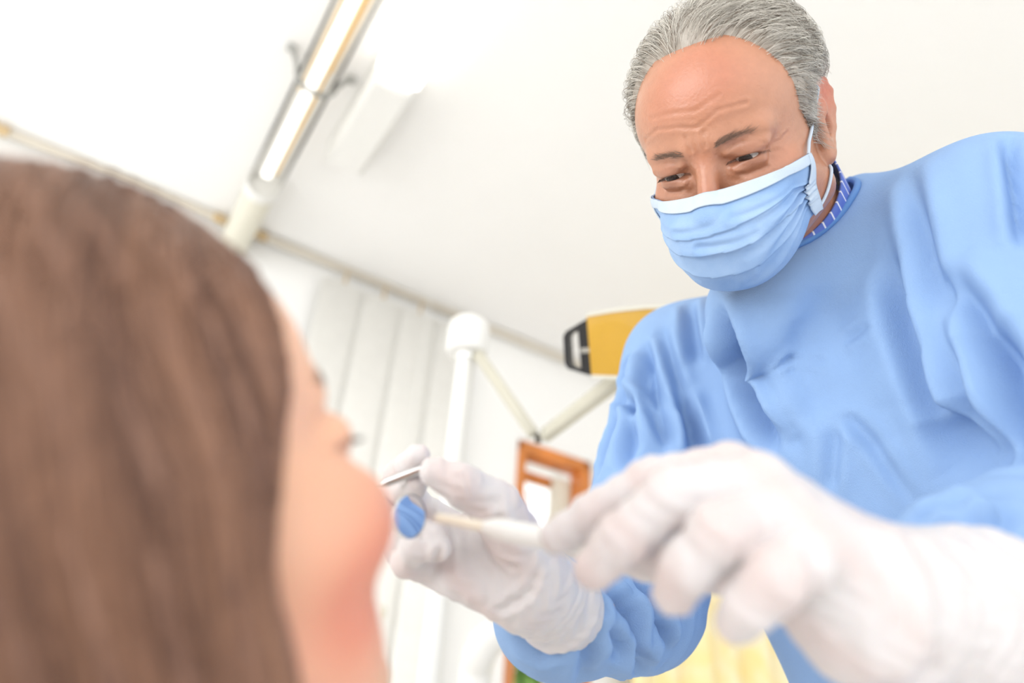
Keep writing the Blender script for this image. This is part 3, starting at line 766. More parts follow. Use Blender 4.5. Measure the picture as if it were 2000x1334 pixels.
# ---- gown
M_gown = mat('gown_nonwoven_blue', lin(146, 178, 221), .75, noise=.05, nscale=14, bump=.5, bscale=900, spec=.25)
M_bind = mat('gown_binding_blue', lin(100, 146, 206), .7, noise=.05, nscale=60, bump=.4, bscale=1200)
GWR = at(1080, 1202, .565)
NK0 = h2w((-.006, .040, -.075)); NK1 = h2w((-.006, .092, -.17)); NKO = HR@np.array([.024, .020, .014])
def gown_f(P, hole=True):
    d = el(P, tpnt(0, -.005, .22), (.19, .125, .26), TB)
    d = smin(d, el(P, tpnt(.01, .0, .50), (.185, .125, .26), TB), .06)
    d = smin(d, rc(P, tpnt(.02, 0, .55), HIP*[1, 1, 0]+np.array([0, 0, .55]), .17, .20), .06)
    d = smin(d, rc(P, tpnt(-.05, -.01, .015), SR_, .062, .060), .04); d = smin(d, rc(P, tpnt(.05, -.01, -.01), SL_, .062, .060), .04)
    d = smin(d, rc(P, SR_, ELR, .070, .068), .045); d = smin(d, rc(P, ELR, GWR, .066, .046), .03)
    d = smin(d, rc(P, SL_, ELL, .072, .07), .045); d = smin(d, rc(P, ELL, at(1905, 1140, .385), .060, .047), .03)
    d = smin(d, rc(P, at(1690, 408, .735), SL_, .036, .05), .03)
    d = smin(d, rc(P, at(1490, 610, .70), at(1650, 482, .715), .055, .052), .025)
    # neck opening
    if hole: d = smax(d, -smin(rc(P, NK0, NK1, .060, .068), rc(P, NK0+NKO, NK1+NKO, .058, .062), .02), .006)
    return smax(d, .62-P[:, 2], .01)
GV, GQ = surface(gown_f, np.minimum(WRR, HIP)*[1, 1, 0]+np.array([-.25, -.32, .60]), np.array([max(ELL[0], SL_[0])+.12, SR_[1]+.25, SL_[2]+.14]), .0032)
Gn = vnormals(GV, GQ)
# broad drape: gentle vertical waves over the trunk, rings round the sleeves
q = (GV-NB)@TB.T; l_, f_, a_ = q.T
sgn = lambda v: np.sin(v)
drape = .0030*np.sin(46*l_+9*a_+1.3*np.sin(11*a_))+0.0012*np.sin(83*l_-14*a_+2+1.5*np.sin(7*a_+3*l_))
drape *= np.clip((a_-.02)/.18, 0, 1)*np.clip((.0+f_)/.06+.4, 0, 1)
def sleeve_w(A, B, r):
    A = np.array(A); B = np.array(B); ba = B-A; L = np.linalg.norm(ba); t = ((GV-A)@ba)/(L*L); dd = np.linalg.norm(GV-A-np.clip(t, 0, 1)[:, None]*ba, axis=1)
    return t, np.clip(1.35-dd/r, 0, 1)*np.clip(t*4, 0, 1)*np.clip((1.15-t)*5, 0, 1), L
for A, B, r, am_ in ((SR_, ELR, .085, .35), (ELR, GWR, .08, 1.0), (ELL, at(1905, 1140, .385), .075, .8)):
    t, w, L = sleeve_w(A, B, r); ph = GV@np.array([31., 17, 23])
    drape = drape*(1-w)+w*am_*(.0042*np.sin(t*L*150+1.6*np.sin(ph*1.0)+.9*np.sin(ph*2.3+1))+.002*np.sin(t*L*310+2*np.sin(ph*1.7)))
GV = GV+Gn*drape[:, None]
bvh = BVHTree.FromPolygons(GV.tolist(), GQ.tolist())
def on_gown(px, py):
    h_ = bvh.ray_cast(Vector(CAM), Vector(ray_dir(px, py))); return np.array(h_[0]) if h_[0] is not None else None
def fold(pts, w, depth, ridge=.5, side=0):
    """a crease (depth>0) or a roll of cloth (depth<0) that runs along the gown's surface"""
    global GV
    path = []
    for i in range(len(pts)-1):
        for t in np.linspace(0, 1, 6, endpoint=i == len(pts)-2):
            p = on_gown(pts[i][0]+(pts[i+1][0]-pts[i][0])*t, pts[i][1]+(pts[i+1][1]-pts[i][1])*t)
            if p is not None: path.append(p)
    if len(path) < 2: return
    path = np.array(path)
    jump = np.nonzero(np.linalg.norm(np.diff(path, axis=0), axis=1) > .045)[0]
    if len(jump): path = path[:jump[0]+1]
    if len(path) < 3: return
    near = np.nonzero(((GV > path.min(0)-4*w) & (GV < path.max(0)+4*w)).all(1))[0]
    P = GV[near]; best = np.full(len(P), 9.); tt = np.zeros(len(P)); sd = np.zeros(len(P))
    for i in range(len(path)-1):
        ba = path[i+1]-path[i]; h_ = np.clip((P-path[i])@ba/(ba@ba+1e-12), 0, 1); dv = P-path[i]-h_[:, None]*ba; dd = np.linalg.norm(dv, axis=1)
        s_ = np.sign((np.cross(np.broadcast_to(ba, dv.shape), dv)*Gn[near]).sum(1))
        b = dd < best; best[b] = dd[b]; tt[b] = (i+h_[b])/(len(path)-1); sd[b] = s_[b]
    ends = np.clip(np.minimum(tt, 1-tt)*5, 0, 1)**.7*.9+.1
    ends = np.where((tt <= 0) | (tt >= 1), np.exp(-(best/w)**2)*.1, ends)
    w = w*.85; depth = depth*1.5; x_ = best*sd/w
    prof = -np.exp(-x_**2)+ridge*np.exp(-((x_-1.7)/1.1)**2)*(1 if side >= 0 else .2)+ridge*np.exp(-((x_+1.7)/1.1)**2)*(1 if side <= 0 else .2)
    GV[near] = P+Gn[near]*(depth*prof*ends)[:, None]
for a in (
    ([(1398, 600), (1440, 700), (1480, 800), (1520, 880)], .012, .016, .6, 0), ([(1345, 590), (1352, 650), (1362, 710)], .009, .009, .5, 0),
    ([(1262, 670), (1278, 770), (1310, 880)], .010, .012, .6, 0), ([(1320, 770), (1345, 830), (1368, 890)], .012, .016, .5, 0),
    ([(1376, 585), (1405, 720), (1440, 850)], .010, .009, .5, 0), ([(1235, 690), (1215, 760)], .008, .007, .5, 0), ([(1200, 770), (1255, 800), (1300, 860)], .009, .009, .5, 0),
    ([(1290, 640), (1310, 720), (1330, 770)], .009, .007, .5, 0),
    ([(1768, 320), (1795, 440), (1838, 610), (1880, 760), (1915, 880)], .011, .008, .6, 0), ([(1738, 500), (1775, 640), (1822, 780), (1880, 900)], .014, .009, .6, 0),
    ([(1840, 535), (1895, 610), (1950, 730), (1992, 860)], .014, .014, .6, 0), 
    ([(1925, 640), (1960, 790), (1990, 930)], .030, .020, .15, 0), ([(1850, 800), (1890, 880), (1950, 945)], .030, .020, .15, 0), ([(1235, 720), (1205, 830), (1165, 930)], .009, .008, .5, 0), ([(1255, 720), (1245, 830), (1215, 920)], .010, .009, .5, 0), ([(1180, 840), (1160, 900), (1150, 950)], .008, .006, .5, 0), ([(1560, 620), (1575, 720), (1600, 820)], .016, .005, .5, 0), ([(1440, 640), (1490, 740), (1560, 880)], .011, .007, .5, 0), ([(1968, 265), (1985, 380), (1996, 480)], .007, .009, .4, 0),
    ([(1500, 730), (1545, 700), (1610, 705)], .005, .0035, .5, 0), ([(1520, 760), (1530, 735), (1560, 722)], .004, .003, .5, 0),
    ([(1650, 810), (1700, 860), (1785, 980)], .007, .004, .5, 0), ([(1630, 830), (1625, 900), (1620, 960)], .008, .004, .5, 0), ([(1640, 660), (1720, 640)], .006, .003, .5, 0),
    ([(1600, 560), (1640, 700), (1650, 800)], .022, .006, .5, 0),
    ([(1120, 1200), (1150, 1260), (1140, 1330)], .008, .008, .5, 0), ([(1190, 1150), (1230, 1210), (1245, 1290), (1240, 1334)], .009, .010, .6, 0), ([(1240, 1140), (1290, 1210), (1300, 1280)], .008, .009, .5, 0),
    ([(1000, 1240), (1060, 1270), (1100, 1250)], .007, .007, .5, 0), ([(1150, 1210), (1200, 1260), (1270, 1300)], .007, .006, .5, 0), ([(1130, 1170), (1170, 1190), (1165, 1230)], .006, .006, .5, 0),
    ([(1770, 1015), (1830, 990), (1900, 980)], .007, .006, .5, 0), ([(1800, 1030), (1880, 1010), (1960, 1030)], .007, .007, .5, 0), ([(1930, 960), (1960, 1000), (1950, 1040)], .007, .005, .5, 0)):
    fold(*a)
E_ = np.concatenate([GQ[:, [0, 1]], GQ[:, [1, 2]], GQ[:, [2, 3]], GQ[:, [3, 0]]])
for _ in range(1):
    A_ = np.zeros_like(GV); C_ = np.zeros(len(GV)); np.add.at(A_, E_[:, 0], GV[E_[:, 1]]); np.add.at(C_, E_[:, 0], 1.0)
    GV = GV+.5*(A_/np.maximum(C_, 1)[:, None]-GV)*(C_ > 0)[:, None]
mesh_obj('gown', GV, GQ, M_gown, dent, True)
gown = bpy.data.objects['gown']
# neckline binding
nk0, nk1 = NK0, NK1; na = nk1-nk0; na /= np.linalg.norm(na)
n1 = np.cross(na, HR@np.array([1., 0, 0])); n1 /= np.linalg.norm(n1); n2 = np.cross(na, n1)
ring = []
def hole_f(P): return smin(rc(P, NK0, NK1, .060, .068), rc(P, NK0+NKO, NK1+NKO, .058, .062), .02)
def gown_nohole(P): return gown_f(P, False)
for th in np.linspace(0, 2*math.pi, 72, endpoint=False):
    # march down the wall of the opening until it meets the cloth
    best = None
    for hh in np.linspace(-.04, .16, 160):
        o_ = nk0+na*hh+NKO*.4; rad = np.linspace(.03, .12, 120); pp = (o_+rad[:, None]*(math.cos(th)*n1+math.sin(th)*n2)).astype(np.float32)
        hf_ = hole_f(pp); k_ = int(np.argmax(hf_ > .001))
        if gown_nohole(pp[k_:k_+1])[0] < .001: best = pp[k_]; break
    ring.append(best if best is not None else pp[k_])
ring = np.array(ring)
for _ in range(3): ring = (np.roll(ring, 1, 0)+ring*2+np.roll(ring, -1, 0))/4
autosmooth(MB().tube(ring, .0034, 8, closed=True).build('neck_binding', M_bind, gown), 80)

# ---- striped shirt collar between neck and gown
def stripe_mat():
    m = mat('striped_shirt', lin(104, 134, 226), .7, bump=.2, bscale=900); N = m.node_tree.nodes; K = m.node_tree.links
    a = N.new('ShaderNodeAttribute'); a.attribute_name = 'Col'; sp = N.new('ShaderNodeSeparateColor'); K.new(a.outputs['Color'], sp.inputs[0])
    mm = N.new('ShaderNodeMath'); mm.operation = 'FRACT'; K.new(sp.outputs[0], mm.inputs[0])
    gt = N.new('ShaderNodeMath'); gt.operation = 'LESS_THAN'; gt.inputs[1].default_value = .14; K.new(mm.outputs[0], gt.inputs[0])
    mx = N.new('ShaderNodeMix'); mx.data_type = 'RGBA'; mx.inputs['A'].default_value = (*lin(98, 122, 204), 1); mx.inputs['B'].default_value = (*lin(238, 240, 248), 1)
    K.new(gt.outputs[0], mx.inputs['Factor']); K.new(mx.outputs['Result'], N['Principled BSDF'].inputs['Base Color']); return m
M_shirt = stripe_mat()
V = []; F = []; A = []; nu, nv = 272, 10
for j in range(nv+1):
    t = j/nv
    for i in range(nu):
        th = 2*math.pi*i/nu
        ctr = np.array([.7, 4.8, -6.7])*(1-t)+np.array([.8, 8.3, -13.0])*t; r_ = 6.2+.5*t
        V.append(h2w((ctr+r_*(math.cos(th)*np.array([1, 0, 0])+math.sin(th)*np.array([0, .8, .62])))*c)); A.append((i/nu*34, 0, 0))
for j in range(nv):
    for i in range(nu): F.append((j*nu+i, j*nu+(i+1) % nu, (j+1)*nu+(i+1) % nu, (j+1)*nu+i))
so = mesh_obj('shirt_collar', V, F, M_shirt, dent, True, {'Col': np.array(A)}); so.modifiers.new('thickness', 'SOLIDIFY').thickness = .002

# ---- face mask
M_mask = mat('mask_blue', lin(138, 172, 216), .7, ncol2=lin(164, 192, 226), nscale=22, bump=.25, bscale=700)
M_mwhite = mat('mask_white', lin(200, 214, 228), .7, noise=.05, nscale=60, bump=.3, bscale=900)
M_dot = mat('mask_stitch', lin(112, 134, 160), .7, noise=.05)
def mask_pt(u, v, off=0.0):
    """u -1..1 across the face, v 0 top .. 1 bottom, on the head's frame (cm)"""
    au = abs(u); v2 = v
    xs = 6.35-.35*v2-.2*math.sin(math.pi*v2); ys = -4.3+1.6*v2; zs = -2.1-4.7*v2
    yc = np.interp(v2, [0, .25, .5, .75, .92, 1], [-10.1, -11.7, -11.9, -11.2, -9.6, -8.2]); zc_ = np.interp(v2, [0, .25, .5, .75, .92, 1], [-2.15, -4.3, -6.5, -9.0, -10.9, -11.4])
    th = u*math.pi/2; w = math.cos(th); p_ = np.interp(v2, [0, .4, 1], [1.15, .78, .75])
    k = w**p_
    x_ = xs*math.copysign(abs(math.sin(th))**.92, u); y_ = ys+(yc-ys)*k; z_ = zs+(zc_-zs)*(w**1.25)
    return np.array([x_, y_, z_])
NU, NV = 130, 90
MP = np.array([[mask_pt(2*i/NU-1, j/NV) for i in range(NU+1)] for j in range(NV+1)]).reshape(-1, 3)*c
uu = np.tile(np.linspace(-1, 1, NU+1), NV+1); vv = np.repeat(np.linspace(0, 1, NV+1), NU+1)
for _ in range(4):
    D, g = field_grad(head_male, MP, .001); g /= np.linalg.norm(g, axis=1, keepdims=True)+1e-9
    MP = MP+g*np.clip(.0026-D, 0, .01)[:, None]
MQ = np.array([(j*(NU+1)+i, j*(NU+1)+i+1, (j+1)*(NU+1)+i+1, (j+1)*(NU+1)+i) for j in range(NV) for i in range(NU)])
gsm = MP.reshape(NV+1, NU+1, 3)
for _ in range(6):
    gsm[1:-1, 1:-1] = (gsm[1:-1, 1:-1]*2+gsm[:-2, 1:-1]+gsm[2:, 1:-1]+gsm[1:-1, :-2]+gsm[1:-1, 2:])/6
MP = gsm.reshape(-1, 3)
mn = vnormals(MP, MQ); D, g = field_grad(head_male, MP, .001)
if (mn*g).sum() < 0: MQ = MQ[:, ::-1]; mn = -mn
# three pleats, creases fanning in from the sides
disp = np.zeros(len(MP))
for v0, am in ((.36, .0016), (.56, .0024), (.74, .0020)):
    vc = v0+.03*np.sin(2.2*uu+v0*9)+.02*uu**2; s_ = (vv-vc)
    disp += am*(np.where(s_ < 0, np.exp(s_/.09), 0)-np.where(s_ >= 0, np.exp(-s_/.03), 0)*.5)*(1-.35*np.abs(uu))
def crease(u0, v0, u1, v1, w, dp):
    global disp
    P = np.stack([uu, vv*1.0], 1); a_ = np.array([u0, v0]); b_ = np.array([u1, v1]); ba = b_-a_; h_ = np.clip((P-a_)@ba/(ba@ba), 0, 1); dd = np.linalg.norm(P-a_-h_[:, None]*ba, axis=1)
    disp += dp*(-np.exp(-(dd/w)**2)+.6*np.exp(-((dd-2*w)/w)**2))*(1-h_*.7)
for a in ((.98, .5, .25, .62, .035, .003), (.95, .62, .3, .8, .035, .003), (.98, .42, .4, .40, .03, .002), (.9, .75, .1, .9, .03, .0022), (-.95, .5, -.4, .6, .035, .002), (-.9, .7, -.3, .8, .03, .002), (.2, .25, .6, .3, .03, .0015), (-.1, .45, .35, .5, .03, .0018), (-.3, .3, .1, .26, .03, .0012)): crease(*a)
disp += .0006*np.sin(14*uu+9*vv+3*np.sin(6*vv))*np.sin(np.pi*vv)
MP = MP+mn*(disp*np.clip(vv/.16-.6, 0, 1)*np.clip((1-np.abs(uu))/.09, 0, 1))[:, None]
mk = mesh_obj('face_mask', h2w(MP), MQ, M_mask, dent, True); mk.modifiers.new('thickness', 'SOLIDIFY').thickness = .0009
def strip(name, us, vs_, off, material):
    """a band of the mask surface, lifted by off"""
    G = MP.reshape(NV+1, NU+1, 3); Nn = mn.reshape(NV+1, NU+1, 3)
    i0, i1 = [int(round((u+1)/2*NU)) for u in us]; j0, j1 = [int(round(v*NV)) for v in vs_]
    P = (G+Nn*off)[j0:j1+1, i0:i1+1]; a, b = P.shape[:2]; P = P.reshape(-1, 3)
    Q = np.array([(j*b+i, j*b+i+1, (j+1)*b+i+1, (j+1)*b+i) for j in range(a-1) for i in range(b-1)])
    o = mesh_obj(name, h2w(P), Q if (mn*g).sum() > 0 else Q[:, ::-1], material, mk, True); o.modifiers.new('thickness', 'SOLIDIFY').thickness = .0010; return o
strip('top_band', (-1, 1), (0, .12), .0009, M_mwhite)
strip('side_binding', (.93, 1), (0, 1), .0016, M_mwhite); strip('side_binding', (-1, -.93), (0, 1), .0016, M_mwhite)
G = MP.reshape(NV+1, NU+1, 3); Nn = mn.reshape(NV+1, NU+1, 3)
for vrow in (.05, .10):
    st = MB(); j = vrow*NV; j0 = int(j); fr_ = j-j0
    row = (G[j0]*(1-fr_)+G[j0+1]*fr_)+Nn[j0]*.0012; seg = np.linalg.norm(np.diff(row, axis=0), axis=1); cum = np.r_[0, np.cumsum(seg)]
    for s_ in np.arange(.006, cum[-1]-.006, .0022):
        p_ = np.array([np.interp(s_, cum, row[:, k]) for k in range(3)]); p2 = np.array([np.interp(s_+.0011, cum, row[:, k]) for k in range(3)])
        st.tube([h2w(p_), h2w(p2)], .00034, 4)
    st.build('stitching', M_dot, mk)['kind'] = 'stuff'
for sg in (1, -1):
    top = G[1, -1 if sg > 0 else 0]/c; bot = G[-3, -1 if sg > 0 else 0]/c
    pth = [top, (6.9*sg, -1.8, -.4), (7.1*sg, -.2, 1.6), (6.9*sg, 1.0, 3.0), (6.4*sg, 2.6, 2.6), (6.2*sg, 3.0, 0), (6.3*sg, 2.4, -2.6), (6.6*sg, .8, -4.2), (6.5*sg, -1.2, -5.6), bot]
    pth = np.array(smooth_path([np.array(p, float) for p in pth], 8))*c
    for _ in range(3):
        D = head_male(pth.astype(np.float32)); D2, g2 = field_grad(head_male, pth, .001); pth = pth+g2*(np.clip(.0018-D2, 0, .006)*np.clip((.009-pth[:, 1])/.006, 0, 1))[:, None]
    autosmooth(MB().tube(h2w(pth), .0014, 8).build('ear_loop', M_mwhite, mk), 80)

# ------------------------------------------------------------------ gloved hands
M_glove = mat('latex_glove', lin(236, 231, 229), .42, attr='Col', noise=.04, nscale=40, bump=.35, bscale=260, spec=.4, sub=.08, subrad=(.004,))
def J(*a): return at(*a)
def hand_field(fing, palm, kf=.0035, kp=.012):
    """fing: list of (points, radii), palm: list of (a, b, ra, rb)"""
    def F(P):
        pd = None
        for (a, b, ra, rb) in palm:
            e = rc(P, a, b, ra, rb); pd = e if pd is None else smin(pd, e, kp)
        fd = None
        for pts, rad in fing:
            e = chain(P, pts, rad, .004); e = e if not len(pts) else e
            pd_k = smin(pd, rc(P, pts[0], pts[1], rad[0], rad[1]), .008)
            fd = e if fd is None else smin(fd, e, .0022)
        return smin(pd, fd, .006)
    return F
def glove(name, fing, palm, cuff, grooves, h=.0017, tint=None):
    F0 = hand_field(fing, palm)
    ca, cb2, ra, rb = cuff
    def F(P):
        return smin(F0(P), rc(P, ca, cb2, ra, rb), .014)
    ends = np.array([p for f_ in fing for p in f_[0]]+[p for q_ in palm for p in q_[:2]]+[ca, cb2])
    V, Q = surface(F, ends.min(0)-.05, ends.max(0)+.05, h)
    N = vnormals(V, Q)
    for pts, w, dp in grooves:
        pts = np.array(pts); d = polydist(V, pts)
        V = V-N*(dp*np.exp(-(d/w)**2)-.6*dp*np.exp(-((d-2*w)/w)**2))[:, None]
    # soft latex wrinkles, tighter near the cuff
    ax_ = (np.array(cb2)-np.array(ca)); L = np.linalg.norm(ax_); t = (V-np.array(ca))@ax_/(L*L)
    ph = V@np.array([140., 90, -120]); wr = .0009*np.sin(t*L*420+2*np.sin(ph*.6)+1.2*np.sin(ph*1.3+1))*np.clip(t*1.6+.5, 0, 1)
    wr += .0004*np.sin(V@np.array([420., -310, 260])+2.2*np.sin(V@np.array([150., 210, -90])))
    V = V+N*wr[:, None]
    col = np.tile(np.array(lin(220, 215, 215)), (len(V), 1))
    n3 = np.sin(V@np.array([90., 60, 75])+2*np.sin(V@np.array([60., -80, 50])))*.5+.5
    tw = np.clip(n3*.4*np.clip(-t*2+.3, 0, 1), 0, 1)[:, None]
    col = col*(1-tw)+np.array(lin(214, 188, 182))*tw
    return mesh_obj(name, V, Q, M_glove, dent, True, {'Col': col})

# the hand that pinches the mirror (nearer the patient)
m_ = .01
thumb = ([J(1018, 1060, .495), J(968, 985, .472), J(900, 945, .458), J(848, 922, .455)], [.0165, .0150, .0128, .0098])
index = ([J(905, 1045, .535), J(812, 985, .545), J(778, 925, .515), J(815, 892, .478)], [.0125, .0112, .0100, .0085])
middle = ([J(885, 1065, .53), J(790, 1030, .530), J(772, 965, .502), J(812, 946, .478)], [.0125, .0112, .0100, .0085])
ring_f = ([J(868, 1090, .52), J(785, 1075, .505), J(800, 1040, .475), J(850, 1045, .468)], [.0120, .0112, .0100, .0085])
pinky = ([J(862, 1118, .50), J(795, 1098, .485), J(812, 1068, .465), J(858, 1070, .462)], [.0112, .0102, .0092, .0080])
wr_ = J(1040, 1150, .505)
palm = [(wr_, J(915, 1040, .522), .022, .014), (wr_, J(892, 1062, .520), .022, .014), (wr_, J(875, 1090, .512), .022, .0135), (wr_, J(868, 1115, .500), .021, .013),
        (J(1030, 1100, .495), J(972, 1000, .474), .020, .0165), (J(1015, 1175, .490), J(895, 1128, .488), .017, .0145), (J(940, 1080, .505), J(1000, 1110, .505), .018, .020)]
cuffA = (J(1030, 1140, .503), J(1092, 1185, .535), .0275, .0330)
gr = [([J(868, 1010, .45), J(862, 1060, .45), J(848, 1110, .46)], .0022, .0022), ([J(1000, 1010, .45), J(930, 1030, .46), J(880, 1010, .45)], .003, .0025), ([J(900, 1030, .46), J(930, 1090, .47), J(1000, 1110, .47)], .0026, .0022),
      ([J(1050, 1080, .46), J(1010, 1140, .46), J(920, 1180, .47)], .0024, .0022), ([J(1065, 1100, .47), J(1030, 1160, .47), J(960, 1205, .47)], .0030, .0028), ([J(1030, 1070, .46), J(990, 1120, .46)], .0022, .0016),
      ([J(905, 920, .445), J(915, 965, .445)], .0016, .0010), ([J(890, 915, .445), J(900, 960, .445)], .0015, .0010), ([J(925, 930, .445), J(930, 970, .445)], .0015, .0009), ([J(825, 1050, .46), J(830, 1110, .47)], .002, .0014)]
gA = glove('glove', [thumb, index, middle, ring_f, pinky], palm, cuffA, gr)
gA['label'] = 'white latex glove pinching the dental mirror handle'
# the hand nearer the camera
thumb2 = ([J(1610, 1160, .345), J(1455, 1110, .375), J(1270, 1085, .385), J(1120, 1050, .378)], [0.0180, 0.0158, 0.0133, 0.0107])
index2 = ([J(1425, 922, .352), J(1275, 945, .358), J(1160, 1005, .362), J(1090, 1048, .364)], [0.0142, 0.0129, 0.0109, 0.0093])
middle2 = ([J(1475, 945, .330), J(1318, 972, .325), J(1215, 1055, .328), J(1163, 1110, .332)], [0.0142, 0.0133, 0.0120, 0.0100])
ring2 = ([J(1530, 1005, .312), J(1408, 1040, .302), J(1345, 1108, .306), J(1318, 1158, .312)], [0.0140, 0.0129, 0.0116, 0.0098])
pinky2 = ([J(1590, 1075, .298), J(1515, 1128, .286), J(1465, 1182, .290), J(1440, 1215, .296)], [0.0131, 0.0120, 0.0107, 0.0092])
wr2 = J(1705, 1175, .318)
palm2 = [(wr2, J(1435, 925, .350), .024, .0135), (wr2, J(1485, 945, .332), .025, .0140), (wr2, J(1540, 1005, .314), .025, .0135), (wr2, J(1590, 1075, .302), .023, .0130),
         (J(1680, 1200, .345), J(1480, 1120, .372), .022, .0160), (J(1670, 1240, .320), J(1570, 1150, .315), .022, .0160), (J(1600, 1100, .335), J(1520, 1030, .345), .022, .018)]
cuffB = (J(1700, 1170, .317), J(1900, 1205, .345), .0310, .0430)
gr2 = [([J(1420, 985, .31), J(1360, 1060, .31), J(1290, 1115, .31)], .002, .001), ([J(1620, 1230, .29), J(1580, 1160, .28), J(1600, 1060, .28)], .004, .002), ([J(1720, 1060, .29), J(1760, 1200, .28), J(1740, 1330, .28)], .005, .003), ([J(1800, 1050, .30), J(1830, 1180, .29), J(1820, 1320, .29)], .005, .003)]
gB = glove('glove', [thumb2, index2, middle2, ring2, pinky2], palm2, cuffB, gr2)
gB['label'] = 'white latex glove nearest the camera holding a white instrument'

# ------------------------------------------------------------------ the patient
pd_ = cam2w(.600, .25, .760); pd_ /= np.linalg.norm(pd_)
pu_ = cam2w(-.28, .94, -.10); pu_ -= pd_*np.dot(pu_, pd_); pu_ /= np.linalg.norm(pu_)
PY = -pd_; PZ = pu_; PX = np.cross(PY, PZ)
PR = np.stack([PX, PY, PZ], 1)
EYE = np.array([-4.9, -6.9, -.2])*c
PT = at(660, 866, .280)-PR@EYE
def p2w(p): return np.asarray(p)@PR.T+PT
def w2p(p): return (np.asarray(p)-PT)@PR
M_skin2 = mat('skin_fair', lin(238, 188, 158), .45, attr='Col', sub=.2, subrad=(.008,), bump=.12, bscale=500)
pneck = np.array([0, 4.5, -15.5])*c
# trunk in the world
dh = np.array([-.22, .975, 0]); dh /= np.linalg.norm(dh); lat2 = np.cross(UP, dh)
NK = p2w(pneck); TR = dh*.55-UP*.83; TR /= np.linalg.norm(TR)
BK = -(dh*.83+UP*.55)
def head_female(P):
    x = np.abs(P[:, 0]); S = np.stack([x, P[:, 1], P[:, 2]], 1)
    d = el(S, (0, 1.0*c, 3.6*c), (7.2*c, 9.2*c, 8.2*c))
    d = smin(d, el(S, (0, -3.0*c, 3.4*c), (6.3*c, 5.2*c, 5.2*c)), .02)
    d = smin(d, el(S, (0, -2.4*c, -3.0*c), (6.1*c, 5.6*c, 6.4*c)), .02)
    d = smin(d, rc(S, (4.9*c, -.2*c, -6.6*c), (1.2*c, -6.4*c, -10.6*c), 1.8*c, 1.7*c), .022)
    d = smin(d, el(S, (4.5*c, -4.8*c, -3.1*c), (2.55*c, 3.5*c, 2.8*c)), .016)
    d = smin(d, el(S, (3.4*c, -3.9*c, -7.6*c), (2.2*c, 2.8*c, 3.2*c)), .02)       # full cheek
    d = smin(d, rc(S, (1.3*c, -7.8*c, 1.9*c), (4.4*c, -6.4*c, 2.0*c), .6*c, .7*c), .012)
    d = smax(d, -el(S, (3.2*c, -9.0*c, .1*c), (1.8*c, 1.5*c, 1.0*c)), .009)
    d = smin(d, el(S, (3.5*c, -6.85*c, .0*c), (1.7*c, 1.4*c, 1.2*c)), .004)
    d = smax(d, -rc(S, (2.2*c, -8.3*c, -.35*c), (4.6*c, -7.5*c, -.3*c), .1*c, .08*c), .001)
    d = smin(d, rc(S, (0, -7.7*c, .4*c), (0, -9.9*c, -3.4*c), .6*c, .8*c), .010)
    d = smin(d, el(S, (1.1*c, -8.8*c, -3.8*c), (.6*c, .8*c, .6*c)), .006)
    d = smin(d, rc(S, (0, -8.4*c, -5.9*c), (1.7*c, -7.7*c, -6.2*c), .55*c, .3*c), .006)
    d = smin(d, rc(S, (0, -8.2*c, -7.3*c), (1.6*c, -7.6*c, -6.9*c), .6*c, .3*c), .006)
    d = smax(d, -el(S, (0, -8.8*c, -6.6*c), (1.5*c, 1.0*c, .35*c)), .004)
    d = smin(d, rc(S, (0, 2.0*c, -5.0*c), pneck, 4.6*c, 5.2*c), .018)
    # ear
    ear = smin(rc(S, (6.4*c, .8*c, 1.6*c), (6.6*c, 1.6*c, -.2*c), .5*c, .5*c), rc(S, (6.5*c, 1.6*c, 0), (6.1*c, .7*c, -2.6*c), .5*c, .45*c), .006)
    return smin(d, ear, .006)
PV, PQ = surface(head_female, (-.095, -.125, -.21), (.095, .13, .13), .0024)
def body2(P):
    d = rc(P, NK-TR*.03, NK+TR*.04, .052, .058)
    sh = NK+TR*.09; d = smin(d, rc(P, sh-lat2*.15, sh+lat2*.15, .05, .05), .05)
    Bm = np.stack([lat2, TR, BK])
    d = smin(d, el(P, NK+TR*.25+BK*-.01, (.16, .22, .10), Bm), .05); d = smin(d, el(P, NK+TR*.46, (.15, .16, .10), Bm), .05)
    hip = NK+TR*.56
    for sg in (-1, 1):
        e1 = sh+lat2*.19*sg+TR*.27; w1 = e1+dh*.20-lat2*.10*sg-UP*.02
        d = smin(d, rc(P, sh+lat2*.165*sg, e1, .042, .036), .03); d = smin(d, rc(P, e1, w1, .034, .024), .02); d = smin(d, rc(P, w1, w1+dh*.08-lat2*.04*sg, .028, .02), .015)
        kn = hip+lat2*.08*sg+dh*.42+UP*.02; an = kn+dh*.36-UP*.10
        d = smin(d, rc(P, hip+lat2*.08*sg, kn, .075, .052), .04); d = smin(d, rc(P, kn, an, .05, .036), .03); d = smin(d, rc(P, an, an+UP*.10+dh*.05, .034, .026), .02)
    return d
lo_ = np.minimum(NK, NK+dh*1.5)-[.35, .35, 0]; lo_[2] = NK[2]-.85; hi_ = np.maximum(NK, NK+dh*1.5)+[.35, .35, .12]
QV, QQ = surface(body2, lo_, hi_, .013, 1)
ppx, ppy, ppz = PV.T/c
def g3(cx0, cy0, cz0, r): return np.exp(-(((PV/c-np.array([cx0, cy0, cz0]))**2).sum(1))/(r*r))
pcol = np.tile(np.array(lin(236, 186, 156)), (len(PV), 1))
def pblend(mk_, rgb):
    global pcol
    pcol = pcol*(1-mk_[:, None])+np.array(lin(*rgb))*mk_[:, None]
